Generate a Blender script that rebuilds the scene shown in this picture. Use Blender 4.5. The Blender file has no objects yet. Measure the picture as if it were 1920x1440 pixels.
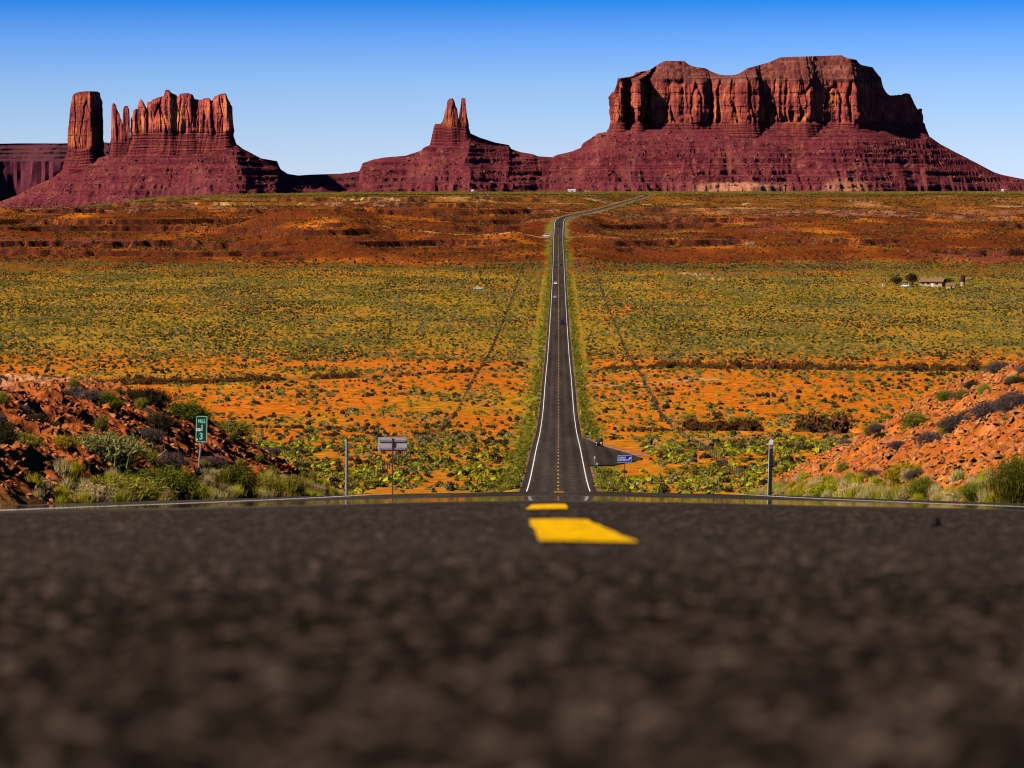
import bpy, bmesh, math, random
import numpy as np
from mathutils import Vector, Matrix

# ------------------------------------------------------------------ camera, sky, sun, exposure
SC = bpy.context.scene
COL = SC.collection
F = 5444.0                     # focal length in photo pixels (1920 wide)
EYE = 380.0                    # photo row of the eye level
PITCH = math.atan((720 - EYE) / F)
cam_d = bpy.data.cameras.new('camera')
cam = bpy.data.objects.new('camera', cam_d)
COL.objects.link(cam)
cam.location = (0, 0, 0)
cam.rotation_euler = (math.radians(90) - PITCH, 0, 0)
cam_d.sensor_width = 36.0
cam_d.lens = 36.0 * F / 1920.0
cam_d.clip_start = 0.05
cam_d.clip_end = 90000
cam_d.dof.use_dof = True
cam_d.dof.focus_distance = 300
cam_d.dof.aperture_fstop = 7.5
SC.camera = cam

SUN_EL = math.radians(36)
SUN_AZ = math.radians(153)     # direction to the sun, counter-clockwise from +X
sun_dir = Vector((math.cos(SUN_AZ) * math.cos(SUN_EL), math.sin(SUN_AZ) * math.cos(SUN_EL) , math.sin(SUN_EL)))
sun_dir = Vector((sun_dir.x, -abs(sun_dir.y), sun_dir.z))
sd = bpy.data.lights.new('sun', 'SUN')
sd.energy = 5.0
sd.angle = math.radians(0.5)
sd.color = (1.0, 0.91, 0.76)
sun = bpy.data.objects.new('sun', sd)
COL.objects.link(sun)
sun.rotation_euler = (-sun_dir).to_track_quat('-Z', 'Y').to_euler()

world = bpy.data.worlds.new('World')
SC.world = world
world.use_nodes = True
nt = world.node_tree
nt.nodes.clear()
wo = nt.nodes.new('ShaderNodeOutputWorld')
bg = nt.nodes.new('ShaderNodeBackground')
sky = nt.nodes.new('ShaderNodeTexSky')
sky.sky_type = 'NISHITA'
sky.sun_disc = False
sky.sun_elevation = SUN_EL
sky.sun_rotation = math.atan2(sun_dir.x, sun_dir.y)
sky.altitude = 1600
sky.air_density = 1.0
sky.dust_density = 0.3
sky.ozone_density = 3.0
tc = nt.nodes.new('ShaderNodeTexCoord')
sep = nt.nodes.new('ShaderNodeSeparateXYZ')
mr = nt.nodes.new('ShaderNodeMapRange')
mr.inputs[1].default_value = 0.0
mr.inputs[2].default_value = 0.45
ramp = nt.nodes.new('ShaderNodeValToRGB')       # clear desert air: pale blue low down, deep blue above
cr = ramp.color_ramp
cr.elements[0].position = 0.0
cr.elements[0].color = (0.56, 0.63, 1.0, 1)
cr.elements[1].position = 1.0
cr.elements[1].color = (0.010, 0.056, 0.23, 1)
for pos, c in ((0.045, (0.475, 0.56, 0.86)), (0.09, (0.36, 0.49, 0.82)), (0.125, (0.20, 0.38, 0.82)), (0.155, (0.028, 0.26, 0.73)), (0.22, (0.014, 0.155, 0.50)), (0.4, (0.011, 0.09, 0.32))):
    e = cr.elements.new(pos); e.color = (*c, 1)
mul = nt.nodes.new('ShaderNodeMix')
mul.data_type = 'RGBA'
mul.blend_type = 'MULTIPLY'
mul.inputs[0].default_value = 1.0
nt.links.new(tc.outputs['Generated'], sep.inputs[0])
nt.links.new(sep.outputs['Z'], mr.inputs[0])
nt.links.new(mr.outputs[0], ramp.inputs[0])
nt.links.new(sky.outputs[0], mul.inputs[6])
nt.links.new(ramp.outputs[0], mul.inputs[7])
nt.links.new(mul.outputs[2], bg.inputs[0])
bg.inputs[1].default_value = 0.118
nt.links.new(bg.outputs[0], wo.inputs[0])

SC.view_settings.view_transform = 'Standard'
SC.view_settings.look = 'None'
SC.view_settings.exposure = 0.48
SC.view_settings.gamma = 1.0
SC.view_settings.use_curve_mapping = False
SC.render.engine = 'CYCLES'
SC.cycles.pixel_filter_type = 'BLACKMAN_HARRIS'
SC.cycles.filter_width = 1.1
SC.cycles.max_bounces = 4
SC.cycles.diffuse_bounces = 0
SC.cycles.glossy_bounces = 2
SC.cycles.transmission_bounces = 2
SC.cycles.transparent_max_bounces = 4

random.seed(7)
RNG = np.random.default_rng(7)
PI = math.pi

# ------------------------------------------------------------------ helpers
_perm = np.random.default_rng(3).permutation(4096).astype(np.int64)
_gx = np.cos(np.linspace(0, 2 * PI, 4096, endpoint=False))
_gy = np.sin(np.linspace(0, 2 * PI, 4096, endpoint=False))

def noise(x, y, seed=0):
    """2D gradient noise, about -1..1"""
    x, y = np.broadcast_arrays(np.asarray(x, float), np.asarray(y, float))
    xi = np.floor(x).astype(np.int64); yi = np.floor(y).astype(np.int64)
    fx = x - xi; fy = y - yi
    def g(ix, iy, dx, dy):
        h = _perm[(_perm[(ix + seed * 131) & 4095] + iy) & 4095]
        return _gx[h] * dx + _gy[h] * dy
    u = fx * fx * fx * (fx * (fx * 6 - 15) + 10)
    v = fy * fy * fy * (fy * (fy * 6 - 15) + 10)
    a = g(xi, yi, fx, fy); b = g(xi + 1, yi, fx - 1, fy)
    c = g(xi, yi + 1, fx, fy - 1); d = g(xi + 1, yi + 1, fx - 1, fy - 1)
    return 1.45 * ((a * (1 - u) + b * u) * (1 - v) + (c * (1 - u) + d * u) * v)

def fbm(x, y, o=4, seed=0, gain=0.5):
    s = 0; a = 1.0; t = 0
    for i in range(o):
        s = s + a * noise(np.asarray(x) * 2 ** i + 17.3 * i, np.asarray(y) * 2 ** i - 9.1 * i, seed + i); t += a; a *= gain
    return s / t * 1.3

def ridged(x, y, o=3, seed=0):
    s = 0; a = 1.0; t = 0
    for i in range(o):
        s = s + a * (1 - 2 * np.abs(noise(np.asarray(x) * 2 ** i + 5.7 * i, np.asarray(y) * 2 ** i + 3.1 * i, seed + i))); t += a; a *= 0.5
    return s / t

def sstep(a, b, x):
    t = np.clip((np.asarray(x, float) - a) / (b - a), 0, 1)
    return t * t * (3 - 2 * t)

def pchip(xs, ys):
    xs = np.asarray(xs, float); ys = np.asarray(ys, float)
    h = np.diff(xs); dl = np.diff(ys) / h
    m = np.zeros(len(xs))
    for i in range(1, len(xs) - 1):
        if dl[i - 1] * dl[i] > 0:
            w1 = 2 * h[i] + h[i - 1]; w2 = h[i] + 2 * h[i - 1]
            m[i] = (w1 + w2) / (w1 / dl[i - 1] + w2 / dl[i])
    m[0] = dl[0]; m[-1] = dl[-1]
    def f(x):
        x = np.asarray(x, float)
        i = np.clip(np.searchsorted(xs, x) - 1, 0, len(h) - 1)
        t = (x - xs[i]) / h[i]
        out = ((1 + 2 * t) * (1 - t) ** 2) * ys[i] + t * (1 - t) ** 2 * h[i] * m[i] + t * t * (3 - 2 * t) * ys[i + 1] + t * t * (t - 1) * h[i] * m[i + 1]
        out = np.where(x < xs[0], ys[0] + (x - xs[0]) * m[0], out)
        return np.where(x > xs[-1], ys[-1] + (x - xs[-1]) * m[-1], out)
    return f

CP, SP = math.cos(PITCH), math.sin(PITCH)
def zpx(py, Y):                   # height of a photo row at ground distance Y
    b = (720 - np.asarray(py, float)) / F
    return Y * (-SP + b * CP) / (CP + b * SP)
def xpx(px, py, Y):
    b = (720 - np.asarray(py, float)) / F
    return (np.asarray(px, float) - 960) / F * Y / (CP + b * SP)
def P(px, py, Y):
    return Vector((float(xpx(px, py, Y)), float(Y), float(zpx(py, Y))))
def topx(X, Y):                   # approximate photo column of a far point
    return 960 + F * X / Y * (CP + SP * SP)

MATS = {}
def node_mat(name, rough=0.85, spec=0.2):
    m = bpy.data.materials.new(name)
    m.use_nodes = True
    b = m.node_tree.nodes['Principled BSDF']
    b.inputs['Roughness'].default_value = rough
    b.inputs['Specular IOR Level'].default_value = spec
    MATS[name] = m
    return m, m.node_tree, b

def plain(name, c1, c2=None, scale=8.0, rough=0.6, spec=0.3, metal=0.0, bump=0.0, rand=0.0):
    """two-tone noisy procedural material, optionally varied for each object"""
    m, t, b = node_mat(name, rough, spec)
    b.inputs['Metallic'].default_value = metal
    tcn = t.nodes.new('ShaderNodeTexCoord')
    nz = t.nodes.new('ShaderNodeTexNoise')
    nz.inputs['Scale'].default_value = scale
    nz.inputs['Detail'].default_value = 5
    t.links.new(tcn.outputs['Object'], nz.inputs['Vector'])
    rp = t.nodes.new('ShaderNodeValToRGB')
    rp.color_ramp.elements[0].position = 0.35
    rp.color_ramp.elements[1].position = 0.65
    c2 = c2 or tuple(v * 0.75 for v in c1)
    rp.color_ramp.elements[0].color = (*c2, 1)
    rp.color_ramp.elements[1].color = (*c1, 1)
    t.links.new(nz.outputs['Fac'], rp.inputs[0])
    out = rp.outputs[0]
    if rand > 0:
        oi = t.nodes.new('ShaderNodeObjectInfo')
        hs = t.nodes.new('ShaderNodeHueSaturation')
        mv = t.nodes.new('ShaderNodeMapRange')
        mv.inputs[3].default_value = 1 - rand; mv.inputs[4].default_value = 1 + rand
        t.links.new(oi.outputs['Random'], mv.inputs[0])
        t.links.new(mv.outputs[0], hs.inputs['Value'])
        mh = t.nodes.new('ShaderNodeMath'); mh.operation = 'MULTIPLY'; mh.inputs[1].default_value = 7.31
        fr = t.nodes.new('ShaderNodeMath'); fr.operation = 'FRACT'
        m2 = t.nodes.new('ShaderNodeMapRange'); m2.inputs[3].default_value = 0.5 - rand * 0.06; m2.inputs[4].default_value = 0.5 + rand * 0.06
        t.links.new(oi.outputs['Random'], mh.inputs[0]); t.links.new(mh.outputs[0], fr.inputs[0]); t.links.new(fr.outputs[0], m2.inputs[0])
        t.links.new(m2.outputs[0], hs.inputs['Hue'])
        t.links.new(out, hs.inputs['Color'])
        out = hs.outputs[0]
    t.links.new(out, b.inputs['Base Color'])
    if bump > 0:
        bp = t.nodes.new('ShaderNodeBump')
        bp.inputs['Strength'].default_value = bump
        bp.inputs['Distance'].default_value = 0.02
        t.links.new(nz.outputs['Fac'], bp.inputs['Height'])
        t.links.new(bp.outputs[0], b.inputs['Normal'])
    return m

def earth(name, scale, amp=0.45, bump=0.6, bdist=0.3, stretch=(1, 1, 1), rough=0.95):
    """pigment from the mesh's 'soil' attribute, broken up by procedural grain, with fine relief"""
    m, t, b = node_mat(name, rough, 0.0)
    at = t.nodes.new('ShaderNodeAttribute'); at.attribute_name = 'soil'
    tcn = t.nodes.new('ShaderNodeTexCoord')
    mp = t.nodes.new('ShaderNodeMapping'); mp.inputs['Scale'].default_value = stretch
    t.links.new(tcn.outputs['Object'], mp.inputs[0])
    nz = t.nodes.new('ShaderNodeTexNoise'); nz.inputs['Scale'].default_value = scale; nz.inputs['Detail'].default_value = 6; nz.inputs['Roughness'].default_value = 0.65
    t.links.new(mp.outputs[0], nz.inputs['Vector'])
    rg = t.nodes.new('ShaderNodeMapRange')
    rg.inputs[1].default_value = 0.3; rg.inputs[2].default_value = 0.7
    rg.inputs[3].default_value = 1 - amp; rg.inputs[4].default_value = 1 + amp
    t.links.new(nz.outputs['Fac'], rg.inputs[0])
    vm = t.nodes.new('ShaderNodeVectorMath'); vm.operation = 'SCALE'
    t.links.new(at.outputs['Color'], vm.inputs[0]); t.links.new(rg.outputs[0], vm.inputs['Scale'])
    t.links.new(vm.outputs[0], b.inputs['Base Color'])
    bp = t.nodes.new('ShaderNodeBump'); bp.inputs['Strength'].default_value = bump; bp.inputs['Distance'].default_value = bdist
    t.links.new(nz.outputs['Fac'], bp.inputs['Height']); t.links.new(bp.outputs[0], b.inputs['Normal'])
    return m

def tag(o, label=None, cat=None, group=None, kind=None):
    if label: o['label'] = label
    if cat: o['category'] = cat
    if group: o['group'] = group
    if kind: o['kind'] = kind
    return o

def link(name, me, m=None, parent=None, loc=None, rot=None, scale=None):
    o = bpy.data.objects.new(name, me)
    COL.objects.link(o)
    if m is not None and me is not None and len(me.materials) == 0:
        me.materials.append(m)
    if parent is not None: o.parent = parent
    if loc is not None: o.location = loc
    if rot is not None: o.rotation_euler = rot
    if scale is not None: o.scale = scale if hasattr(scale, '__len__') else (scale,) * 3
    return o

def empty(name, loc, rz=0.0):
    o = bpy.data.objects.new(name, None)
    COL.objects.link(o)
    o.location = loc
    o.rotation_euler = (0, 0, rz)
    o.empty_display_size = 0.2
    return o

def copy_tree(o, parent=None):
    c = o.copy(); COL.objects.link(c); c.parent = parent
    for ch in list(o.children): copy_tree(ch, c)
    return c

def fast_mesh(name, V, Fq, smooth=False, soil=None):
    """V (n,3); Fq (m,4) or (m,3)"""
    V = np.ascontiguousarray(V, dtype=np.float32); Fq = np.ascontiguousarray(Fq, dtype=np.int32)
    me = bpy.data.meshes.new(name)
    k = Fq.shape[1]
    me.vertices.add(len(V)); me.vertices.foreach_set('co', V.ravel())
    me.loops.add(Fq.size); me.loops.foreach_set('vertex_index', Fq.ravel())
    me.polygons.add(len(Fq))
    me.polygons.foreach_set('loop_start', np.arange(0, Fq.size, k, dtype=np.int32))
    me.polygons.foreach_set('use_smooth', np.full(len(Fq), smooth))
    if soil is not None:
        a = me.attributes.new('soil', 'FLOAT_COLOR', 'POINT')
        c = np.ones((len(V), 4), dtype=np.float32); c[:, :3] = soil
        a.data.foreach_set('color', c.ravel())
    me.update(calc_edges=True)
    return me

def grid_faces(nr, nc, wrap=False):
    i = np.arange(nr - 1)[:, None]; j = np.arange(nc if wrap else nc - 1)[None, :]
    j2 = (j + 1) % nc
    a = i * nc + j; b = i * nc + j2; c = (i + 1) * nc + j2; d = (i + 1) * nc + j
    return np.stack([a, b, c, d], -1).reshape(-1, 4)

class MB:
    """collects simple solids and builds ONE mesh"""
    def __init__(s): s.v = []; s.f = []
    def box(s, c, d, rz=0.0, taper=1.0):
        b = len(s.v); cx, cy, cz = c; x, y, z = d[0] / 2, d[1] / 2, d[2] / 2
        cr_, sr = math.cos(rz), math.sin(rz)
        for k in (-1, 1):
            q = taper if k > 0 else 1.0
            for i, j in ((-1, -1), (1, -1), (1, 1), (-1, 1)):
                px, py = i * x * q, j * y * q
                s.v.append((cx + px * cr_ - py * sr, cy + px * sr + py * cr_, cz + k * z))
        s.f += [(b, b + 3, b + 2, b + 1), (b + 4, b + 5, b + 6, b + 7), (b, b + 1, b + 5, b + 4), (b + 1, b + 2, b + 6, b + 5), (b + 2, b + 3, b + 7, b + 6), (b + 3, b, b + 4, b + 7)]
        return s
    def tube(s, pts, r, n=10, cap=True):
        pts = [Vector(p) for p in pts]
        rs = r if hasattr(r, '__len__') else [r] * len(pts)
        b = len(s.v)
        for i, p in enumerate(pts):
            d = (pts[min(i + 1, len(pts) - 1)] - pts[max(i - 1, 0)]).normalized()
            u = d.cross(Vector((0.13, 0.27, 0.95)))
            if u.length < 1e-3: u = d.cross(Vector((1, 0, 0)))
            u.normalize(); w = d.cross(u)
            for k in range(n):
                a = 2 * PI * k / n
                s.v.append(tuple(p + (u * math.cos(a) + w * math.sin(a)) * rs[i]))
        for i in range(len(pts) - 1):
            for k in range(n):
                s.f.append((b + i * n + k, b + i * n + (k + 1) % n, b + (i + 1) * n + (k + 1) % n, b + (i + 1) * n + k))
        if cap:
            s.f.append(tuple(b + k for k in range(n))[::-1]); s.f.append(tuple(b + (len(pts) - 1) * n + k for k in range(n)))
        return s
    def prism(s, prof, x0, x1, narrow=None):
        """profile (y,z) polygon extruded along x; narrow(z) = inset of the sides at height z"""
        b = len(s.v); n = len(prof)
        for side, xx in ((0, x0), (1, x1)):
            for (y, z) in prof:
                q = narrow(z) if narrow else 0
                s.v.append((xx + (q if side == 0 else -q), y, z))
        s.f.append(tuple(b + k for k in range(n))); s.f.append(tuple(b + n + k for k in range(n))[::-1])
        for k in range(n):
            s.f.append((b + k, b + n + k, b + n + (k + 1) % n, b + (k + 1) % n))
        return s
    def quad(s, a, b_, c, d):
        b = len(s.v); s.v += [tuple(a), tuple(b_), tuple(c), tuple(d)]; s.f.append((b, b + 1, b + 2, b + 3)); return s
    def mesh(s, name, smooth=False):
        me = bpy.data.meshes.new(name); me.from_pydata(s.v, [], s.f); 
        bm = bmesh.new(); bm.from_mesh(me); bmesh.ops.recalc_face_normals(bm, faces=bm.faces); bm.to_mesh(me); bm.free()
        if smooth: me.polygons.foreach_set('use_smooth', [True] * len(me.polygons))
        me.update(); return me
    def build(s, name, m, parent=None, bevel=0.0, smooth=False, **k):
        o = link(name, s.mesh(name, smooth), m, parent, **k)
        if bevel > 0:
            md = o.modifiers.new('bevel', 'BEVEL'); md.width = bevel; md.segments = 2; md.limit_method = 'ANGLE'
        return o

def scatter(name, proto, pts, rot, scl, label=None, cat=None):
    """one 'stuff' object: copies of a real object of the scene set out on points"""
    me = bpy.data.meshes.new(name)
    n = len(pts)
    me.vertices.add(n); me.vertices.foreach_set('co', np.asarray(pts, np.float32).ravel())
    for nm, arr in (('turn', rot), ('size', scl)):
        a = me.attributes.new(nm, 'FLOAT_VECTOR', 'POINT'); a.data.foreach_set('vector', np.asarray(arr, np.float32).ravel())
    o = link(name, me)
    g = bpy.data.node_groups.new(name, 'GeometryNodeTree')
    g.interface.new_socket('Geometry', in_out='INPUT', socket_type='NodeSocketGeometry')
    g.interface.new_socket('Geometry', in_out='OUTPUT', socket_type='NodeSocketGeometry')
    gi = g.nodes.new('NodeGroupInput'); go = g.nodes.new('NodeGroupOutput')
    ip = g.nodes.new('GeometryNodeInstanceOnPoints')
    ob = g.nodes.new('GeometryNodeObjectInfo'); ob.transform_space = 'ORIGINAL'
    ob.inputs['Object'].default_value = proto; ob.inputs['As Instance'].default_value = True
    a1 = g.nodes.new('GeometryNodeInputNamedAttribute'); a1.data_type = 'FLOAT_VECTOR'; a1.inputs[0].default_value = 'turn'
    a2 = g.nodes.new('GeometryNodeInputNamedAttribute'); a2.data_type = 'FLOAT_VECTOR'; a2.inputs[0].default_value = 'size'
    er = g.nodes.new('FunctionNodeEulerToRotation')
    g.links.new(gi.outputs[0], ip.inputs['Points']); g.links.new(ob.outputs['Geometry'], ip.inputs['Instance'])
    g.links.new(a1.outputs[0], er.inputs[0]); g.links.new(er.outputs[0], ip.inputs['Rotation'])
    g.links.new(a2.outputs[0], ip.inputs['Scale']); g.links.new(ip.outputs[0], go.inputs[0])
    md = o.modifiers.new('scatter', 'NODES'); md.node_group = g
    tag(o, label, cat, kind='stuff')
    return o

# ------------------------------------------------------------------ lie of the land
_road = [(5.2, 1015), (7.4, 978), (11, 953), (19, 936), (30, 929), (44, 924), (57, 920.6), (70, 920.4), (90, 925), (120, 931), (170, 936), (230, 934), (290, 927),
         (337, 918), (486, 838), (607, 800), (710, 760), (795, 720), (1014, 660), (1230, 608), (1629, 540), (1910, 500), (2352, 440), (2450, 415), (2600, 406),
         (2750, 402), (3100, 393), (3700, 380), (4300, 370), (4600, 366.5), (5200, 363), (6000, 360.5), (6700, 359), (8000, 361), (12000, 366), (40000, 376)]
_rz = pchip([-60, 0] + [a for a, b in _road], [5.3, -0.105] + [float(zpx(b, a)) for a, b in _road])
_left = [(337, 920), (486, 838), (607, 800), (710, 760), (795, 720), (1014, 660), (1230, 608), (1629, 540), (1900, 505), (2050, 485), (2200, 455), (2400, 425), (2550, 408), (2750, 398), (3000, 388), (3300, 378), (3700, 370), (4200, 366), (4600, 365), (5200, 363), (6000, 361), (6700, 359.5), (8000, 361), (12000, 366), (40000, 376)]
_lz = pchip([-60, 0] + [a for a, b in _road[:13]] + [a for a, b in _left], [5.3, -0.105] + [float(zpx(b, a)) for a, b in _road[:13]] + [float(zpx(b, a)) for a, b in _left])
_right = [(337, 920), (486, 838), (607, 800), (710, 760), (795, 720), (1014, 660), (1230, 608), (1629, 540), (1900, 505), (2100, 478), (2350, 448), (2600, 427), (2900, 408), (3200, 392), (3600, 378), (4000, 369), (4400, 365), (5200, 363), (6000, 360.5), (6700, 359), (8000, 361), (12000, 366), (40000, 376)]
_rgz = pchip([-60, 0] + [a for a, b in _road[:13]] + [a for a, b in _right], [5.3, -0.105] + [float(zpx(b, a)) for a, b in _road[:13]] + [float(zpx(b, a)) for a, b in _right])
_rcpts = [(-200, 1047), (1, 1047), (2000, 1047), (2380, 1047), (2460, 1049), (2600, 1061), (2750, 1079), (3100, 1120), (3700, 1166), (4300, 1201), (4600, 1211), (4900, 1206), (5600, 1150), (6400, 1090)]
_rx = pchip([a for a, b in _rcpts], [(b - 960) / F * a * 1.0015 for a, b in _rcpts])
def lat_of(X, Y): return X - _rx(Y)
_edge = pchip([-900, 0, 100, 200, 300, 450, 650, 1000, 1920, 3000], [470, 412, 399, 388, 374, 369, 366, 365, 364.5, 364])
_fallX = None

def wash_y(X):                     # the dry wash beyond the orange flat
    return 872 + 26 * np.sin(X / 75.0) + 14 * np.sin(X / 31.0 + 1) - 0.25 * np.minimum(X, 0) * -1.2
def arroyo_y(X):
    return 585 + 10 * np.sin(X / 17.0) + 16 * np.sin(X / 60.0 + 2)

def base_z(X, Y):
    X, Y = np.broadcast_arrays(np.asarray(X, float), np.asarray(Y, float))
    px = 960 + F * X / np.maximum(Y, 50)
    r = sstep(900, 1250, px)
    z = _lz(Y) * (1 - r) + _rgz(Y) * r
    # the shelf drops away to the far left
    dy = np.interp(px, [-1500, 0, 100, 200, 300, 450, 700], [90, 46, 33, 22, 9, 4, 0])
    z = z - dy / F * Y * sstep(2500, 4300, Y)
    # rolling ground
    am = np.interp(Y, [0, 300, 700, 1800, 2400, 4500, 7000], [0, 0.3, 0.8, 1.1, 2.5, 2.0, 1.0])
    z = z + am * fbm(X / 90.0, Y / 110.0, 4, 11) 
    # hill spurs on the slope below the shelf
    hs = sstep(1850, 2150, Y) * (1 - sstep(3600, 4300, Y))
    z = z + hs * (9.0 * fbm(X / 210.0, Y / 330.0, 3, 41) + 1.2 * fbm(X / 42.0, Y / 75.0, 3, 43) + 1.0 * ridged(X / 17.0, Y / 60.0, 2, 47)) * np.where(px < 1050, 1.0, 0.75) * sstep(14, 50, np.abs(lat_of(X, Y)))
    # low bench of red rock left of the road
    hx = np.exp(-(np.abs(px - 590 - 12 * fbm(X / 60.0, Y / 60.0, 2, 91)) / 105.0) ** 3); z = z + 11.0 * hx * sstep(2040, 2260, Y) * (1 - sstep(2420, 2800, Y))
    # rock ledges: the slope is cut in steps
    lm = hs * sstep(-0.25, 0.1, fbm(X / 220.0, Y / 160.0, 2, 61) + np.where(px < 1000, 0.25, -0.08))
    per = 7.0
    zz = z + 0.55 * fbm(X / 30.0, Y / 60.0, 4, 71, 0.6) + 1.4 * fbm(X / 150.0, Y / 400.0, 2, 73) + 1.3 * np.sin(z / 2.6)
    q = zz / per; fr = q - np.floor(q)
    st = np.where(fr < 0.972, fr * 0.36 / 0.972, 0.36 + (fr - 0.972) * 0.64 / 0.028)
    z = z + lm * (st - fr) * per * 0.95 * sstep(16, 50, np.abs(lat_of(X, Y)))
    # wash and arroyo
    d = np.abs(Y - wash_y(X)); z = z - 2.0 * (1 - sstep(5, 12, d)) * sstep(20, 45, np.abs(lat_of(X, Y)))
    d = np.abs(Y - arroyo_y(X)); z = z - 1.7 * (1 - sstep(4, 6, d)) * sstep(16, 26, lat_of(X, Y)) * (1 - sstep(110, 130, X))
    return z

BANK_TOE = {-1: 6.5, 1: 5.8}
def bank_h(lat, Y):
    """height of the road cut above the road, both sides"""
    s = np.where(lat < 0, -1, 1)
    toe = np.where(lat < 0, 6.3, 5.7) + 0.35 * noise(Y / 6.0, s * 3.0, 5)
    cap = np.where(lat < 0, np.interp(Y, [0, 30, 50, 60, 78, 90], [0.7, 1.0, 1.9, 2.4, 3.15, 3.2]), np.interp(Y, [0, 30, 50, 60, 78, 90], [0.7, 1.3, 2.3, 2.9, 3.7, 3.7]))
    h = np.maximum(0, np.abs(lat) - toe) * 0.6
    k = 0.9
    h = cap - k * np.logaddexp(0, (cap - h) / k) + k * np.log1p(np.exp(cap / k)) * 0 if False else np.minimum(h, cap) - 0.25 * np.exp(-((h - cap) / 0.5) ** 2)
    return np.maximum(h, 0)

def surf(X, Y):
    """finished ground height"""
    X, Y = np.broadcast_arrays(np.asarray(X, float), np.asarray(Y, float))
    lat = lat_of(X, Y); al = np.abs(lat)
    zb = base_z(X, Y)
    zr = _rz(Y)
    w = sstep(9, 40, al) * sstep(250, 345, Y)
    ver = zr - 0.14 - 0.5 * sstep(4.6, 8.5, al) * sstep(100, 300, Y) - 0.05 * sstep(4.6, 6, al)
    z = ver * (1 - w) + zb * w
    endf = 1 - sstep(80, 104, Y)
    z = z + bank_h(lat, Y) * endf * sstep(-60, 8, Y)
    return z

def road_z(lat, Y): return _rz(Y) - 0.021 * np.abs(lat) * (1 - 0.3 * sstep(4, 8, np.abs(lat)))

def hit(px, py, ymin=20.0, ymax=5200.0):
    """where the line of sight through a photo pixel meets the ground"""
    Ys = np.geomspace(ymin, ymax, 9000)
    d = zpx(py, Ys) - surf(xpx(px, py, Ys), Ys)
    i = np.argmax(d < 0) if np.any(d < 0) else len(Ys) - 1
    Y = float(Ys[i]); X = float(xpx(px, py, Y))
    return Vector((X, Y, float(surf(X, Y))))

# ------------------------------------------------------------------ soil pigments
ORANGE = np.array([0.53, 0.138, 0.011]); RED = np.array([0.135, 0.029, 0.008]); OCHRE = np.array([0.42, 0.195, 0.014]); PALE = np.array([0.62, 0.30, 0.13])
MAROON = np.array([0.20, 0.045, 0.035]); GRAVEL = np.array([0.24, 0.12, 0.085]); BROWN = np.array([0.24, 0.10, 0.03])
def mixc(a, b, w): return a * (1 - w[..., None]) + b * w[..., None]

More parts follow.
